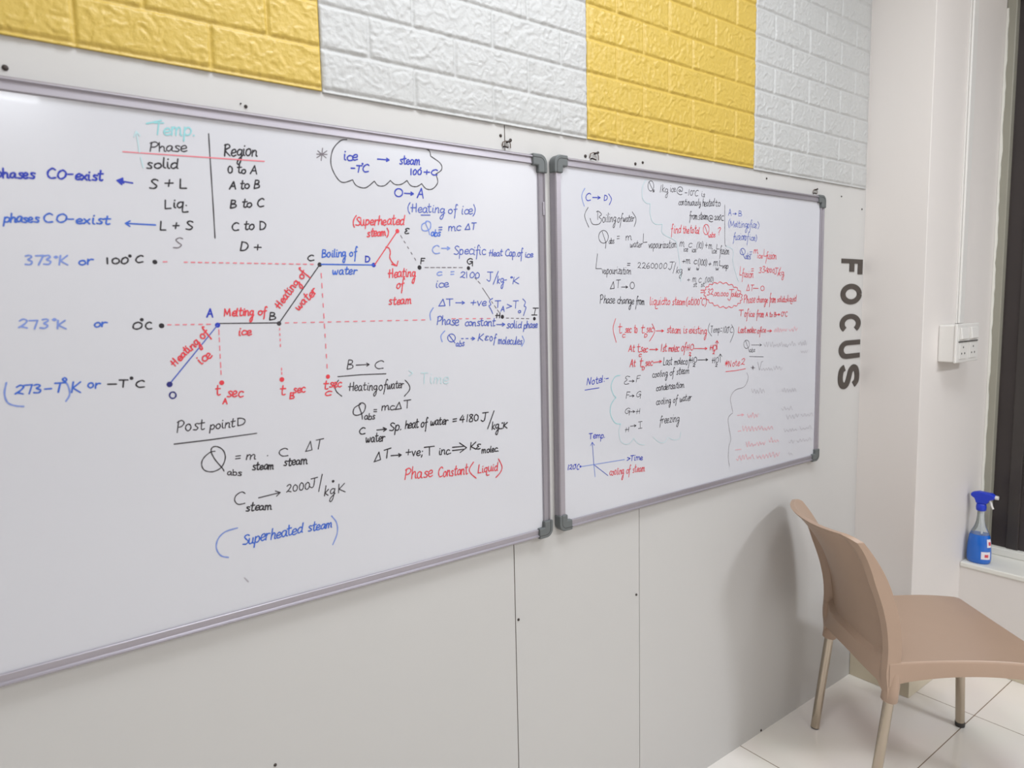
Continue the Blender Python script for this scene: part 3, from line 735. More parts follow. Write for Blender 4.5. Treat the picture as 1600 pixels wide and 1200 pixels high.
RB = [
 ('handwriting', 'blue', 'blue bracketed heading at the top left', T('C', 914, 313, 924, 313, 12) + A_(926, 308.5, 938, 308.8, 4) + T('D', 943, 313, 949.5, 313, 9) + curve(951, 303, 955.5, 311, 952, 320)),
 ('handwriting', 'mist', 'worn blue opening bracket', curve(914, 294, 909, 306, 913, 322)),
 ('handwriting', 'fine', 'black bracketed title about boiling', curve(919, 324, 913.5, 337, 920, 355) + curve(922, 341, 926, 350, 936, 350, 940, 343, 936, 339, 940, 335, 935, 330, 932, 331) + line(934, 331, 934, 343) + T('oiling', 941, 347, 962, 347, 13) + T('of', 964, 348, 972, 347, 13) + T('water', 973, 346, 991, 346, 11) + curve(988, 331, 994, 342, 991, 354)),
 ('handwriting', 'fine', 'black latent heat formula', ring(943, 370, 7.5, 10) + line(941, 362, 947, 380, 946, 388) + T('abs', 951, 381, 960, 380, 9) + T('=', 963, 375, 968.5, 375, 8) + T('m', 977, 376, 987, 375, 11) + T('water', 984, 387, 1004, 386, 10) + T('L', 1004, 380, 1012, 379, 13) + T('vapourization', 1013, 388, 1057, 387, 11)),
 ('handwriting', 'fine', 'black value of the latent heat', T('L', 929, 420, 940, 420, 26) + T('vapourization', 940, 428, 986, 428, 11) + T('=', 979, 416, 985, 416, 7) + T('2260000', 996, 419, 1042, 420, 9) + T('J', 1043, 421, 1052, 421, 12) + line(1051.5, 427, 1056, 410) + T('kg', 1056, 427, 1066, 427, 11) + T('ΔT', 953, 451, 970, 450, 12) + A_(971, 448.5, 981, 448.5, 3) + ring(988, 446, 3.4, 5.2)),
 ('handwriting', 'black', 'black start of the phase change line', T('Phase', 937, 474, 961, 474, 12) + T('change', 964, 474, 991, 475, 11) + T('from', 993, 476, 1007, 476, 12)),
 ('handwriting', 'red', 'red end of the phase change line', T('liquid', 1015, 476, 1038, 476, 12) + T('to', 1039, 476, 1047, 476, 11) + T('steam', 1050, 476, 1071, 476, 11) + T('(at100°C)', 1072, 476, 1104, 477, 11)),
 ('handwriting', 'red', 'red lines about steam forming', curve(962, 498, 958, 514, 963, 535) + T('t', 965, 520, 972, 520, 15) + T('c', 972, 527, 977, 527, 8) + T('sec', 976, 520, 987, 520, 11) + T('to', 990, 520, 996, 520, 12) + T('t', 1000, 520, 1007, 520, 14) + T('D', 1006, 527, 1011, 527, 6) + T('sec', 1010, 519, 1020, 518, 11) +
  curve(1019, 506, 1023, 518, 1015, 533) + A_(1025, 517, 1037, 517, 3) + T('steam', 1042, 520, 1064, 521, 11) + T('is', 1067, 520, 1074, 520, 11) + T('existing', 1076, 520, 1104, 522, 11) +
  T('At', 982, 549, 992, 549, 11) + T('t', 995, 550, 1001, 550, 13) + T('c', 998, 557, 1002, 557, 7) + T('sec', 1001, 550, 1012, 550, 11) + A_(1015, 546, 1028, 546, 3) + T('1st', 1032, 549, 1042, 549, 11) + T('molec', 1044, 549, 1061, 549, 11) + T('of', 1064, 548, 1072, 548, 12) + T('HO', 1072, 548, 1084, 547, 9) + T('2', 1076, 556, 1080, 556, 5) +
  A_(1085, 544.5, 1105, 544.5, 3) + T('HO', 1108, 547, 1120, 547, 9) + T('2', 1113, 553, 1117, 553, 5) + A_(1120.5, 546, 1120.5, 532, 4) +
  T('At', 984, 573, 993, 573, 11) + T('t', 998, 573, 1004, 573, 13) + T('D', 1003, 578, 1008, 578, 6) + T('sec', 1008, 572, 1020, 571, 11) + A_(1021, 566.5, 1034, 564.5, 3)),
 ('handwriting', 'fine', 'black temperature in brackets', curve(1109, 505, 1106.5, 516, 1112, 525) + T('Temp=100', 1110, 520, 1138, 520, 10) + T('°C', 1137, 520, 1145, 520, 9) + curve(1143, 507, 1147, 518, 1141, 535)),
 ('handwriting', 'black', 'black end of the last molecule line', T('Last', 1036, 571, 1050, 570, 12) + T('molec', 1053, 570, 1070, 569, 10) + T('of', 1071, 570, 1078, 569, 12) + T('HO', 1078, 567, 1089, 566, 9) + T('2', 1082, 573, 1086, 573, 5) + A_(1090, 562.5, 1106, 562, 3) + T('HO', 1112, 567, 1123, 567, 9) + T('2', 1117, 573, 1121, 573, 5) + A_(1125.5, 566, 1125.5, 553, 4)),
 ('handwriting', 'blue', 'blue underlined heading of the first note', T('Note', 916, 602, 940, 598, 11) + T('1:-', 939, 598, 951, 596, 11) + line(914, 609.5, 936, 606)),
 ('cloud_outline', 'teal', 'teal curly bracket beside the first note', curve(969, 586.5, 961, 589, 955, 602, 958, 615.5, 962.5, 621) + curve(962.5, 621, 955, 632, 954, 647, 961, 660.5, 970, 662.5)),
 ('cloud_outline', 'ice', 'faint teal cloud below the first note', curve(970, 663, 967, 674, 970, 689, 977.5, 694, 985, 692, 990, 684.5) + curve(990, 684.5, 997, 693, 1007, 695) + curve(1021, 683, 1030, 691, 1039, 690.5, 1044, 683) + curve(1045, 684, 1054, 687.5, 1062, 684.5, 1064, 675)),
 ('handwriting', 'fine', 'black graph steps of the first note', T('E', 974, 601, 984, 600, 12) + A_(983, 595.5, 991, 595.5, 3) + T('F', 993, 597, 1000, 596, 10) + T('F', 977, 623, 984, 623, 10) + A_(983.5, 619, 991, 618.5, 3) + T('G', 993, 622, 1001, 621, 9) +
  T('G', 975, 648, 985, 647, 9) + A_(985, 643.5, 992, 643, 3) + T('H', 993, 647, 1001, 646, 8) + T('H', 976, 675, 984, 674, 8) + A_(985, 666, 994, 665, 3) + T('I', 996, 670, 1004, 669, 10)),
 ('handwriting', 'black', 'black explanations of the first note', T('cooling of steam', 1019, 590, 1077, 583, 10) + T('condensation', 1025, 611, 1069, 605, 10) + T('cooling of water', 1025, 633, 1081, 625, 10) + T('freezing', 1030, 662, 1061, 658, 11)),
 ('handwriting', 'blue', 'blue words of the small graph', T('Temp.', 920, 686, 946, 684, 9) + T('120', 886, 734, 899, 733, 8) + T('°C', 898, 734, 905, 733, 8) + T('>', 979, 721, 985, 720, 8) + T('Time', 984, 720, 1005, 718, 9) + dot(907, 729, 1.8)),
 ('graph_line', 'soft', 'thin blue axes of the small graph', A_(928, 726, 925.5, 691, 5) + line(928, 726, 950, 743)),
 ('graph_line', 'mist', 'faint blue level line of the small graph', line(908.5, 729, 976, 718) + line(928, 726, 930, 745)),
 ('handwriting', 'red', 'red caption of the small graph', T('cooling of steam', 952, 743, 1008, 736, 11)),
 ('cloud_outline', 'ice', 'faint teal outline around the question', curve(1010, 280, 1004, 292, 1004, 309, 1010, 317, 1016, 318) + curve(1016, 318, 1016, 335, 1022, 349, 1035, 350) + curve(1035, 350, 1034, 362, 1040, 368, 1056, 377, 1060, 395, 1063, 420, 1064, 440)),
 ('handwriting', 'fine', 'black question at the top of the board', ring(1017, 290.5, 4.6, 8) + line(1014, 284, 1021, 299) + T('s', 1019.5, 300, 1023, 300, 5) + T('1kg', 1030, 300, 1044, 301, 11) + T('ice', 1047, 300, 1056, 300, 10) + T('@', 1056, 302, 1068, 303, 11) + T('-10', 1069, 305, 1083, 306, 9) + T('°C', 1082, 306, 1091, 306, 9) + T('is', 1096, 307, 1101, 308, 8) +
  T('continuously', 1060, 320, 1095, 321, 10) + T('heated', 1097, 322, 1116, 322, 11) + T('to', 1117, 322, 1126, 323, 10) + T('from', 1077, 342, 1090, 343, 11) + T('steam', 1091, 343, 1106, 343, 11) + T('@', 1106, 345, 1115, 345, 10) + T('200', 1116, 344, 1126, 344, 7) + T('°C', 1124, 344, 1131, 345, 8)),
 ('handwriting', 'red', 'red task under the question', T('find', 1048, 364, 1064, 364, 13) + T('the', 1067, 364, 1077, 364, 11) + T('total', 1078, 364, 1093, 365, 11) + ring(1103.5, 358.5, 4.6, 8) + line(1101, 352, 1108, 371) + T('abs', 1108, 371, 1118, 370, 8) + T('?', 1120, 367, 1126, 367, 12)),
 ('handwriting', 'fine', 'black sum in the middle of the board', T('m', 1061, 385, 1069, 385, 11) + T('ice', 1068, 393, 1075, 393, 8) + T('c', 1075, 386, 1081, 386, 12) + T('ice', 1081, 394, 1088, 394, 8) + T('(10)', 1088, 388, 1099, 388, 9) + T('+m', 1101, 388, 1113, 389, 11) + T('ice', 1112, 396, 1120, 396, 8) + T('L', 1119, 389, 1125, 389, 8) + T('fusion', 1124, 397, 1139, 398, 11) +
  T('+', 1065, 412, 1071, 412, 8) + T('m', 1071, 412, 1079, 412, 11) + T('w', 1075, 422, 1079, 422, 6) + T('c', 1084, 412, 1089, 412, 11) + T('w', 1088, 422, 1092, 422, 6) + T('(100)', 1090, 414, 1105, 415, 9) + T('+', 1106, 416, 1112, 416, 8) + T('m', 1114, 415, 1122, 415, 11) + T('w', 1118, 422, 1123, 422, 6) + T('L', 1123, 415, 1129, 416, 8) + T('vap', 1128, 419, 1138, 420, 8) +
  T('+', 1073, 441, 1079, 441, 8) + T('m', 1081, 441, 1087, 441, 11) + T('st', 1083, 448, 1089, 448, 7) + T('c', 1091, 441, 1096, 441, 12) + T('st', 1095, 448, 1101, 448, 7) + T('(100)', 1101, 441, 1115, 441, 8)),
 ('ruled_line', 'fine', 'thin black rule between question and notes', curve(1132.5, 320, 1132.5, 350, 1132.8, 380, 1135, 385)),
 ('ruled_line', 'ice', 'faint teal end of the thin rule', curve(1135, 385, 1143, 388, 1146, 395, 1145, 408, 1149, 425, 1154, 440)),
 ('handwriting', 'red', 'red boxed result', T('=', 1094, 459, 1102, 459, 9) + T('32,', 1104, 461, 1117, 461, 10) + T('00,000', 1116, 462, 1138, 463, 6) + T('J', 1136, 469, 1145, 469, 18) + T('oules', 1143, 463, 1156, 464, 9)),
 ('cloud_outline', 'red', 'red scalloped cloud around the result',
  [p for k in range(20) for p in curve(*[c for q in (0, .5, 1) for c in (
      1130 + (28 + 2.5 * (q == .5)) * math.cos((k + q) * math.pi / 10) , 461 + (17.5 + 2.8 * (q == .5)) * math.sin((k + q) * math.pi / 10) + 3.5 * math.cos((k + q) * math.pi / 10))])]),
 ('handwriting', 'soft', 'blue block about melting', T('A', 1138, 337, 1144, 337, 11) + A_(1145, 334, 1151, 334, 2.5) + T('B', 1153, 337, 1160, 338, 9) + T('(Melting', 1137, 354, 1168, 356, 10) + T('of', 1168, 356, 1174, 356, 11) + T('ice', 1174, 356, 1183, 356, 10) + curve(1184, 346, 1186.5, 352, 1184, 358) +
  T('fusion', 1145, 375, 1165, 375, 11) + T('of', 1163, 376, 1170, 376, 11) + T('ice)', 1171, 375, 1183, 376, 9) + ring(1160.5, 393, 4, 5) + line(1158, 389, 1164, 404) + T('abs', 1164, 405, 1173, 405, 9) + T('=', 1170, 399, 1175, 399, 8)),
 ('handwriting', 'red', 'red block about melting', T('m', 1177, 396, 1185, 396, 10) + T('ice', 1183, 403, 1192, 404, 8) + T('L', 1193, 400, 1198, 400, 11) + T('fusion', 1196, 405, 1213, 405, 11) + T('L', 1155, 430, 1160, 430, 14) + T('fusion', 1159, 433, 1177, 434, 11) + T('=', 1173, 425, 1178, 425, 8) + T('334', 1185, 426, 1201, 426, 9) + T('000', 1199, 426, 1210, 426, 7) + T('J/', 1209, 428, 1219, 429, 10) + T('kg', 1216, 430, 1225, 431, 9) +
  T('ΔT', 1166, 454, 1178, 454, 9) + line(1177, 450.5, 1185, 450.5) + ring(1191.5, 450.5, 2.8, 3.6) + T('Phase', 1162, 473, 1180, 473, 12) + T('change', 1182, 472, 1200, 473, 10) + T('from', 1202, 472, 1212, 473, 12) + T('solid', 1214, 472, 1225, 472, 9) + T('to', 1224, 472, 1230, 472, 8) + T('liquid', 1230, 471, 1244, 471, 9) +
  T('T', 1154, 494, 1162, 494, 10) + T('of', 1163, 495, 1169, 495, 12) + T('ice', 1170, 495, 1179, 495, 9) + T('from', 1182, 495, 1194, 496, 10) + T('A to B', 1196, 495, 1213, 495, 7) + A_(1212, 491.5, 1219, 491.5, 2.5) + T('0', 1220, 494, 1225, 494, 7) + T('°C', 1224, 494, 1231, 494, 7) +
  T('Last', 1153, 520, 1166, 520, 10) + T('molec', 1167, 520, 1181, 520, 9) + T('of', 1183, 521, 1189, 521, 10) + T('ice', 1189, 519, 1197, 519, 8) + A_(1199, 517, 1206, 517, 3)),
 ('handwriting', 'pink', 'half wiped red writing at the right', scribble(1209, 519, 1230, 518, 5, 13) + scribble(1233, 518, 1246, 517, 5, 7)),
 ('handwriting', 'fine', 'black formula at the right', ring(1166.5, 538, 4.5, 6.5) + line(1165, 532, 1171, 550) + T('abs', 1171, 550, 1180, 550, 7) + A_(1174, 539, 1190, 539, 3) + line(1171, 557, 1193, 557.6)),
 ('handwriting', 'pale', 'half wiped black writing at the right', scribble(1194, 542, 1201, 542, 6, 5) + scribble(1203, 542, 1232, 542, 6, 17) + scribble(1234, 541, 1243, 541, 6, 6) + scribble(1247, 540, 1260, 540, 6, 8) + scribble(1251, 551, 1262, 552, 4, 7) +
  scribble(1189, 579, 1207, 579, 4, 10) + scribble(1209, 578, 1222, 578, 5, 7) + scribble(1174, 615, 1195, 614, 6, 10) + scribble(1222, 613, 1244, 612, 5, 12)),
 ('handwriting', 'red', 'red underlined heading of the second note', T('*Note', 1132, 574, 1156, 571, 10) + T('2', 1157, 570, 1164, 569, 10) + line(1134, 580.7, 1150, 579, 1165, 576)),
 ('handwriting', 'grey', 'grey start of a worn line', T('V', 1182, 579, 1192, 578, 12) + dot(1176.5, 574.5, 2.4) + line(1173, 574, 1180, 575) + line(1176, 571, 1177, 578)),
 ('cloud_outline', 'grey', 'long grey curly bracket', curve(1167, 582.5, 1169, 591, 1163, 604, 1149, 609.5, 1141.5, 621, 1143, 634, 1145, 643.5) + curve(1145, 645, 1138, 653, 1139, 668, 1142, 686, 1139, 697, 1138, 715, 1140, 729)),
 ('handwriting', 'pink', 'half wiped red list at the lower right', A_(1152, 649, 1162, 648, 3) + scribble(1168, 654, 1185, 653, 8, 9)),
 ('handwriting', 'pink', 'half wiped red list at the lower right', line(1153, 674, 1158, 673) + scribble(1160, 674, 1208, 671, 6, 20)),
 ('handwriting', 'pink', 'half wiped red list at the lower right', line(1149, 703, 1158, 702) + scribble(1166, 699, 1196, 695, 6, 15) + scribble(1201, 692, 1217, 690, 6, 8)),
 ('handwriting', 'pink', 'half wiped red list at the lower right', scribble(1151, 720, 1178, 717, 6, 12) + scribble(1182, 717, 1218, 714, 6, 15)),
 ('handwriting', 'pale', 'half wiped grey list at the lower right', scribble(1221, 641, 1238, 640, 5, 8) + scribble(1229, 655, 1248, 653, 5, 9) + scribble(1252, 652, 1270, 650, 4, 8) + scribble(1225, 675, 1245, 673, 5, 10) + scribble(1250, 672, 1268, 670, 4, 8) + scribble(1232, 693, 1241, 692, 5, 5) + scribble(1245, 692, 1267, 689, 5, 10) + scribble(1232, 712, 1238, 711, 5, 4)),
]
write(bR, oR, RB, 0.8)

# ---------------------------------------------------------------- FOCUS letters, reading downwards
# letters drawn upright on a 10 x 10 field as filled outlines, then turned a quarter turn clockwise
def band(pts, w):
    L, R = [], []
    for i, p in enumerate(pts):
        a, b = pts[max(i - 1, 0)], pts[min(i + 1, len(pts) - 1)]
        dx, dy = b[0] - a[0], b[1] - a[1]
        l = math.hypot(dx, dy)
        ww = w(i) if callable(w) else w
        L.append((p[0] - dy / l * ww / 2, p[1] + dx / l * ww / 2))
        R.append((p[0] + dy / l * ww / 2, p[1] - dx / l * ww / 2))
    return L, R


def arc(cx, cy, rx, ry, a0, a1, n=24):
    return [(cx + rx * math.cos(math.radians(a0 + (a1 - a0) * k / n)), cy + ry * math.sin(math.radians(a0 + (a1 - a0) * k / n))) for k in range(n + 1)]


SH = {
    'F': [[(1.1, 0), (1.1, 10)], [(0, 8.9), (7.6, 8.9)], [(0, 4.9), (6.4, 4.9)]],
    'O': [arc(4.4, 5, 3.3, 3.9, 90, 450, 40)],
    'C': [arc(4.4, 5, 3.3, 3.9, 42, 318, 34)],
    'U': [[(1.1, 10), (1.1, 3.6)] + arc(4.1, 3.8, 3.0, 2.8, 185, 355, 20) + [(7.1, 3.6), (7.1, 10)]],
    'S': [smooth_line([(7.3, 7.4), (6.2, 8.7), (4.2, 9.0), (2.0, 8.4), (1.4, 7.1), (2.4, 5.8), (4.4, 5.1), (6.6, 4.2), (7.3, 2.9), (6.5, 1.5), (4.4, 1.0), (2.0, 1.5), (1.1, 2.9)], 5)],
}
words = dict(F='topmost dark letter F of the downward word on the wall', O='dark letter O just below the letter F on the wall',
             C='dark letter C in the middle of the downward word on the wall', U='dark letter U between the letters C and S on the wall',
             S='lowest dark letter S of the downward word on the wall')
spans = dict(F=(1.607, 1.5535), O=(1.519, 1.4445), C=(1.4105, 1.339), U=(1.3145, 1.2475), S=(1.2275, 1.1375))
XB = 2.411                                        # foot line of the letters; their tops point to the corner
for ch in 'FOCUS':
    z0, z1 = spans[ch]
    xmax = 7.6 if ch == 'F' else 8.8 if ch in 'OC' else 8.2 if ch == 'U' else 8.4
    sx, sy = (z0 - z1) / xmax, 0.150 / 10
    mb = MB()
    if ch == 'F':
        mb.prism([(0, 0), (2.2, 0), (2.2, 3.8), (6.4, 3.8), (6.4, 6.0), (2.2, 6.0), (2.2, 7.8), (7.6, 7.8), (7.6, 10), (0, 10)],
                 lambda a, b, k: (b * sy, -.0022 * k, -a * sx))
    for st in SH[ch] if ch != 'F' else ():
        Lp, Rp = band(st, 2.2)
        n = len(Lp)
        vv = [(q[1] * sy, yy, -q[0] * sx) for yy in (-.0022, 0.0) for q in Lp + Rp]
        ff = []
        for i in range(n - 1):
            ff += [(i, i + 1, n + i + 1, n + i), (2 * n + i, 3 * n + i, 3 * n + i + 1, 2 * n + i + 1),
                   (i, 2 * n + i, 2 * n + i + 1, i + 1), (n + i, n + i + 1, 3 * n + i + 1, 3 * n + i)]
        ff += [(0, n, 3 * n, 2 * n), (n - 1, 3 * n - 1, 4 * n - 1, 2 * n - 1)]
        mb.add(vv, ff)
    o = mb.build('wall_letter', M['letter'])
    o.location = (XB, -0.0002, z0)
    tag(o, words[ch], 'letter', 'dark letters of the word on the wall')

# ---------------------------------------------------------------- screws and hanging wires on the wall
def screw(px, py, r, label):
    p = on_wall(px, py, 0.0)
    mb = MB()
    rings = [(r, 0.0), (r, -.0012), (r * .75, -.0024), (r * .3, -.0027)]
    mb.grid([[(q * math.cos(t), y, q * math.sin(t)) for t in (2 * math.pi * k / 14 for k in range(14))] for q, y in rings], closed=True)
    mb.add([(r * .3 * math.cos(2 * math.pi * k / 14), -.0027, r * .3 * math.sin(2 * math.pi * k / 14)) for k in range(14)], [tuple(range(14))])
    o = mb.build('screw', M['screw'], smooth=True)
    o.location = (p.x, 0, p.z)
    tag(o, label, 'screw', 'dark screws in the wall board')


for a in ((8, 106, .0042, 'dark screw head farthest left, above the larger whiteboard'),
          (384, 166.5, .0030, 'dark screw head right of a tiny one, under the left yellow panel'),
          (376, 162, .0013, 'tiny dark screw dot under the left yellow panel'),
          (782, 212, .0034, 'dark screw head left of the wall joint, above the larger whiteboard'),
          (797.5, 219, .0036, 'dark screw head right of the wall joint, above the larger whiteboard'),
          (914.5, 244, .0040, 'dark screw head left of the middle hanging wire'),
          (992.5, 256, .0038, 'left dark screw head of the pair above the smaller whiteboard'),
          (1004, 254, .0034, 'right dark screw head of the pair above the smaller whiteboard'),
          (1197.5, 279, .0030, 'small dark screw head near the right yellow panel\'s lower corner'),
          (1314.5, 307, .0026, 'faint screw head right of the smaller whiteboard\'s top corner'),
          (1346.5, 327, .0030, 'upper small screw head beside the wall corner'),
          (810, 968, .0032, 'dark screw head in the wall beside the left wall joint, below the boards'),
          (994, 929, .0034, 'dark screw head in the wall beside the right wall joint, below the boards'),
          (430, 1195, .0030, 'dark screw head low on the wall at the bottom edge of the picture'),
          (1189, 1141, .0040, 'brown screw head at the foot of the wall left of the chair')):
    screw(*a)


def hang_wire(px, py, w, h, label):
    p = on_wall(px, py, 0.0)
    t = thing('hanging_wire', label, 'wire', (p.x, 0, p.z), 0, 'bent wires above the whiteboards')
    MB().tube([(-w * .5, -.001, .2 * h), (-w * .5, -.004, h * .8), (-w * .2, -.005, h), (w * .35, -.005, h * 1.05), (w * .5, -.005, h * .6), (w * .55, -.004, 0)], .0011, 8).build('wire_loop', M['wire'], t, smooth=True)
    MB().tube([(-w * .35, -.001, .1 * h), (-w * .35, -.006, .1 * h), (w * .1, -.007, -.05 * h)], .0019, 10).build('nail', M['screw'], t, smooth=True)
    MB().tube([(w * .1, -.001, h * .9), (w * .1, -.006, h * .92), (w * .42, -.007, h * 1.12)], [.0018, .0022, .0030], 10).build('nail', M['screw'], t, smooth=True)


hang_wire(790, 231, .020, .013, 'bent wire above the larger whiteboard, crossing the wall joint')
hang_wire(927, 250, .026, .016, 'bent wire above the left corner of the smaller whiteboard')
hang_wire(1272, 303, .020, .014, 'bent wire above the right corner of the smaller whiteboard')

# ---------------------------------------------------------------- chair
AF = Vector((2.135, -0.10, 0.0))
ch = thing('plastic_chair', 'taupe plastic chair with steel legs standing below the FOCUS lettering', 'chair', tuple(AF), math.atan2(-0.6103, 0.7922))
CW = 0.378                                        # distance between the legs of a pair


def cl(f, n, z):                                   # forward, sideways towards the viewer, up
    return (f, -n, z)


def lerp_tab(tab, z):
    for (a, fa), (b, fb) in zip(tab, tab[1:]):
        if z <= b:
            t = max(0.0, (z - a) / (b - a))
            return fa + (fb - fa) * t
    return tab[-1][1]


EDGE = [(.33, .040), (.40, .056), (.45, .063), (.517, .062), (.58, .052), (.63, .038), (.69, .016), (.73, -.006), (.772, -.034), (.80, -.056), (.83, -.082)]
N0, N1 = -.016, CW + .016


def edge_f(z):
    s = sum(lerp_tab(EDGE, z + d) for d in (-.03, -.015, 0, .015, .03)) / 5
    return s


def back_front(u, z):
    t = max(0.0, min(1.0, (z - .36) / .45))
    bow = .024 + .046 * t ** 1.3
    return edge_f(z) - bow * (1 - abs(2 * u - 1) ** 2.4)


def back_low(u):
    s = min(1.0, min(u, 1 - u) / .10)
    return .335 + .040 * s * s * (3 - 2 * s) + .018 * math.sin(math.pi * u)


def back_top(u):
    e = min(u, 1 - u)
    r = max(0.0, 1 - e / .09)
    return .812 - .016 * r ** 2.2


NU, NV = 44, 64
us = [0.5 - 0.5 * math.cos(math.pi * k / NU) for k in range(NU + 1)]
fr, bk = [], []
for j in range(NV + 1):
    v = j / NV
    rf, rb = [], []
    for u in us:
        z = back_low(u) + (back_top(u) - back_low(u)) * v
        n = N0 + (N1 - N0) * u
        e = min(u, 1 - u)
        fl = max(0.0, min(1.0, (.085 - e) / .035))
        fl = fl * fl * (3 - 2 * fl)
        zc = back_low(u) + .062 + .075 * abs(2 * u - 1) ** 5
        ap = max(0.0, min(1.0, (zc - z) / .007))
        lip = max(0.0, min(1.0, (v - .955) / .03))
        tp = max(0.0, min(1.0, (z - .66) / .14))
        bt_ = max(0.0, min(1.0, (z - .335) / .10))
        flw = .028 * (1 - .72 * tp * tp * (3 - 2 * tp)) * (.25 + .75 * bt_ * bt_ * (3 - 2 * bt_))
        th = .010 + flw * fl + .016 * ap * (1 - fl) + .004 * lip * (1 - fl)
        f = back_front(u, z)
        rf.append(cl(f, n, z))
        rb.append(cl(f - th, n, z - .1 * th))
    fr.append(rf)
    bk.append(rb)
mb = MB()
ring_rows = [fr[j] + bk[j][::-1] for j in range(NV + 1)]
mb.grid(ring_rows, closed=True)
m_ = NU + 1
for row, flip in ((ring_rows[0], 0), (ring_rows[-1], 1)):
    mb.add(row, [(i, i + 1, 2 * m_ - 2 - i, 2 * m_ - 1 - i) for i in range(m_ - 1)])
back = mb.build('backrest', M['taupe'], ch, smooth=True, weld=True, bevel=.003)
# leg sockets moulded into the back
def leg_pt(z, nn, front=False):
    if front:
        return cl(.495 - .040 * z, nn, z)
    return cl(.041 / .332 * z, nn, z)


for nn in (0.0, CW):
    so = MB().tube([leg_pt(z, nn) for z in (.326, .329, .36, .40, .46)], [.0195, .0220, .0215, .0195, .012], 20, 1.0)
    so.build('leg_socket', M['taupe'], back, smooth=True)

# seat: shallow dish with a skirt that arches between the legs
def seat_half(f):                                   # half width grows towards the front
    return (CW / 2 + .014) + .034 * max(0.0, (f - .04) / .46) ** 1.3


def seat_top(f, s):
    t = (f - .04) / .46
    z = .447 + .010 * math.sin(math.pi * min(1, max(0, t))) - .009 * max(0.0, (t - .6) / .4) ** 2
    dish = .010 * (1 - s * s) * max(0.0, math.sin(math.pi * min(1, max(0, t * .9 + .06))))
    return z - dish


F0, F1 = .030, .497
NF, NS = 34, 30
fs = [F0 + (F1 - F0) * math.sin(math.pi / 2 * k / NF) for k in range(NF + 1)]
ss = [-1 + 2 * k / NS for k in range(NS + 1)]
mb = MB()
top = []
for f in fs:
    row = []
    for s in ss:
        # rounded front corners
        t = max(0.0, (f - (F1 - .016)) / .016)
        hw = seat_half(f) - .016 * (1 - math.sqrt(max(0.0, 1 - t * t))) if t > 0 else seat_half(f)
        row.append(cl(f, CW / 2 + s * hw, seat_top(f, s)))
    top.append(row)
mb.grid(top)
# perimeter, then the skirt rolled over and dropped
per = [top[i][-1] for i in range(NF + 1)] + [top[-1][j] for j in range(NS - 1, 0, -1)] + [top[i][0] for i in range(NF, -1, -1)]
cx, cy = .26, -CW / 2


def skirt(p, drop, out):
    dx, dy = p[0] - cx, p[1] - cy
    l = math.hypot(dx, dy)
    return (p[0] + dx / l * out if p[0] > .2 else p[0], p[1] + dy / l * out, p[2] - drop)


def low_z(p):
    f = p[0]
    side = abs(p[1] - cy)
    t = (f - .04) / .46
    arch = .375 + .036 * max(0.0, math.sin(math.pi * min(1.0, max(0.0, t * .92 + .02)))) ** .7
    if f > .485:
        arch = .372 + .030 * max(0.0, 1 - (side / (CW / 2 + .03)) ** 2)
    return arch


s1 = [skirt(p, .003, .003) for p in per]
s2 = [skirt(p, .009, .0045) for p in per]
s3 = [(q[0], q[1], low_z(p)) for p, q in zip(per, s2)]
s4 = [(cx + (q[0] - cx) * .975, cy + (q[1] - cy) * .97, q[2]) for q in s3]
s5 = [(q[0], q[1], p[2] - .012) for p, q in zip(per, s4)]
mb.grid([per, s1, s2, s3, s4, s5])
und = [[(cx + (p[0] - cx) * .975, cy + (p[1] - cy) * .97, p[2] - .012) for p in r] for r in top]
mb.grid(und)
seat = mb.build('seat', M['taupe'], ch, smooth=True, weld=True)
for nn in (0.0, CW):
    MB().tube([leg_pt(z, nn, True) for z in (.352, .356, .40, .437)], [.020, .0215, .0215, .020], 20).build('leg_socket', M['taupe'], seat, smooth=True)
for nn in (0.0, CW):
    lg = MB().tube([leg_pt(z, nn) for z in (.004, .10, .22, .345)], .0140, 22).build('leg', M['steel'], ch, smooth=True)
    MB().tube([leg_pt(z, nn) for z in (0.0, .003, .006)], [.0125, .0138, .0138], 22).build('foot_cap', M['rubber'], lg, smooth=True)
    lg = MB().tube([leg_pt(z, nn, True) for z in (.012, .10, .22, .37)], .0140, 22).build('leg', M['steel'], ch, smooth=True)
    MB().tube([leg_pt(z, nn, True) for z in (0.0, .004, .016)], [.0138, .0152, .0152], 22).build('foot_cap', M['rubber'], lg, smooth=True)

# ---------------------------------------------------------------- switch box and cable casing on the pillar's side
sb = thing('switch_box', 'white surface-mounted switch box on the pillar beside the window', 'switch', (2.70, PY, 1.232))
MB().box(0, .190, -.052, 0, 0, .132).build('back_box', M['plastic'], sb, bevel=.004)
MB().box(-.003, .193, -.061, -.052, -.003, .135).build('face_plate', M['plastic'], sb, bevel=.003)
for k in (0, 1):
    o = MB().prism([(0, 0), (.011, .004), (.006, .044), (0, .044)], lambda a, b, q, k=k: (.020 + k * .088 + q * .056, -.061 - a, .078 + b)).build('rocker_switch', M['plastic'], sb, bevel=.002)
    s_ = MB().box(.018 + k * .088, .080 + k * .088, -.064, -.061, .010, .066).build('socket_outlet', M['plastic'], sb, bevel=.002)
    h_ = MB()
    for dx, dz in ((.031, .042), (.018, .020), (.044, .020)):
        h_.tube([(.018 + k * .088 + dx, -.0636, .010 + dz), (.018 + k * .088 + dx, -.0646, .010 + dz)], .0035, 12)
    h_.build('socket_hole', M['rubber'], s_)
MB().box(.012, .180, -.0635, -.061, .070, .0735).build('module_gap', M['rubber'], sb)
cc = thing('cable_casing', 'white cable casing running up the pillar from the switch box', 'cable casing', (2.862, PY, 1.3655))
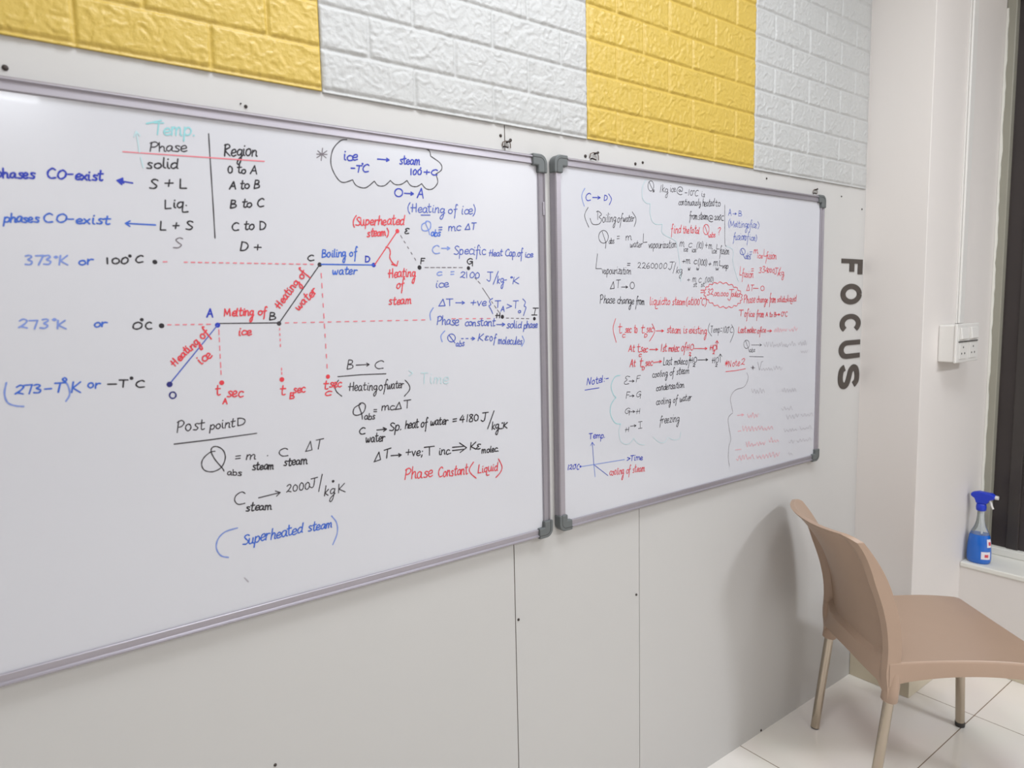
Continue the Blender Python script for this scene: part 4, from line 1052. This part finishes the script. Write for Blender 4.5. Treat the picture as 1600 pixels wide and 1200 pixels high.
MB().box(-.0235, .0235, -.006, 0, 0, ZC - 1.3655 - .001).build('casing_base', M['plastic'], cc, bevel=.001)
MB().box(-.0205, .0205, -.014, -.006, 0, ZC - 1.3655 - .001).build('casing_cover', M['plastic'], cc, bevel=.003)

# ---------------------------------------------------------------- spray bottle on the sill
bt = thing('spray_bottle', 'blue glass cleaner spray bottle standing on the window sill', 'spray bottle', (3.045, -.260, SILL))


def oval(prof, rx, ry, seg=28):
    return [[(rx * r * math.cos(t) , ry * r * math.sin(t), z) for t in (2 * math.pi * k / seg for k in range(seg))] for r, z in prof]


def closed(mb, rows):
    mb.grid(rows, closed=True)
    n = len(rows[0])
    mb.add(rows[0], [tuple(range(n))[::-1]])
    mb.add(rows[-1], [tuple(range(n))])
    return mb


BRY = .042
lq = [(.86, .001), (.96, .006), (1.0, .016), (1.0, .045), (.97, .068), (.92, .090), (.85, .108), (.80, .115)]
body = closed(MB(), oval(lq, .034, BRY)).build('bottle_body', M['liquid'], bt, smooth=True)
body['label'] = 'blue liquid filled lower body'
cr = [(.80, .1155), (.70, .126), (.50, .142), (.36, .162), (.30, .184), (.29, .208)]
closed(MB(), oval(cr, .034, BRY)).build('bottle_neck', M['clear'], bt, smooth=True)
MB().tube([(0, -.006, .116), (0, -.004, .16), (0, 0, .212)], .0032, 10).build('dip_tube', M['plastic'], bt, smooth=True)
# spray head, nozzle towards the room
hd = MB()
hd.tube([(0, 0, .2085), (0, 0, .222), (0, 0, .238)], [.0165, .018, .016], 20)
side = [(.036, .296), (.030, .304), (.012, .310), (-.034, .308), (-.046, .300), (-.046, .288), (-.030, .280), (-.018, .262), (.016, .262), (.022, .280), (.034, .288)]
hd.prism(side, lambda a, b, k: (-.013 + .026 * k, a, b - .024))
hd.build('spray_head', M['spray_blue'], bt, bevel=.004)
MB().tube([(0, -.046, .270), (0, -.056, .270)], .0075, 14).build('nozzle', M['plastic'], bt, smooth=True)
MB().tube([(0, -.026, .258), (0, -.032, .246), (0, -.036, .232), (0, -.041, .223)], [.005, .0045, .004, .0035], 10).build('trigger', M['plastic'], bt, smooth=True)


def patch(a0, a1, z0, z1, grow=1.02, n=8):
    def rad(z):
        return lerp_tab([(z_, r_) for r_, z_ in lq], z)
    return MB().grid([[(.034 * rad(z) * grow * math.cos(t) , BRY * rad(z) * grow * math.sin(t), z)
                       for t in (math.radians(a0 + (a1 - a0) * i / n) for i in range(n + 1))] for z in [z0 + (z1 - z0) * j / 4 for j in range(5)]])


for a0, a1, z0, z1, p0, p1, q0, q1 in ((205, 255, .022, .052, 222, 242, .030, .042), (235, 268, .070, .102, 244, 262, .078, .092)):
    lb = patch(a0, a1, z0, z1).build('bottle_label', M['paper'], bt, smooth=True)
    patch(p0, p1, q0, q1, 1.03).build('label_mark', M['redprint'], lb, smooth=True)
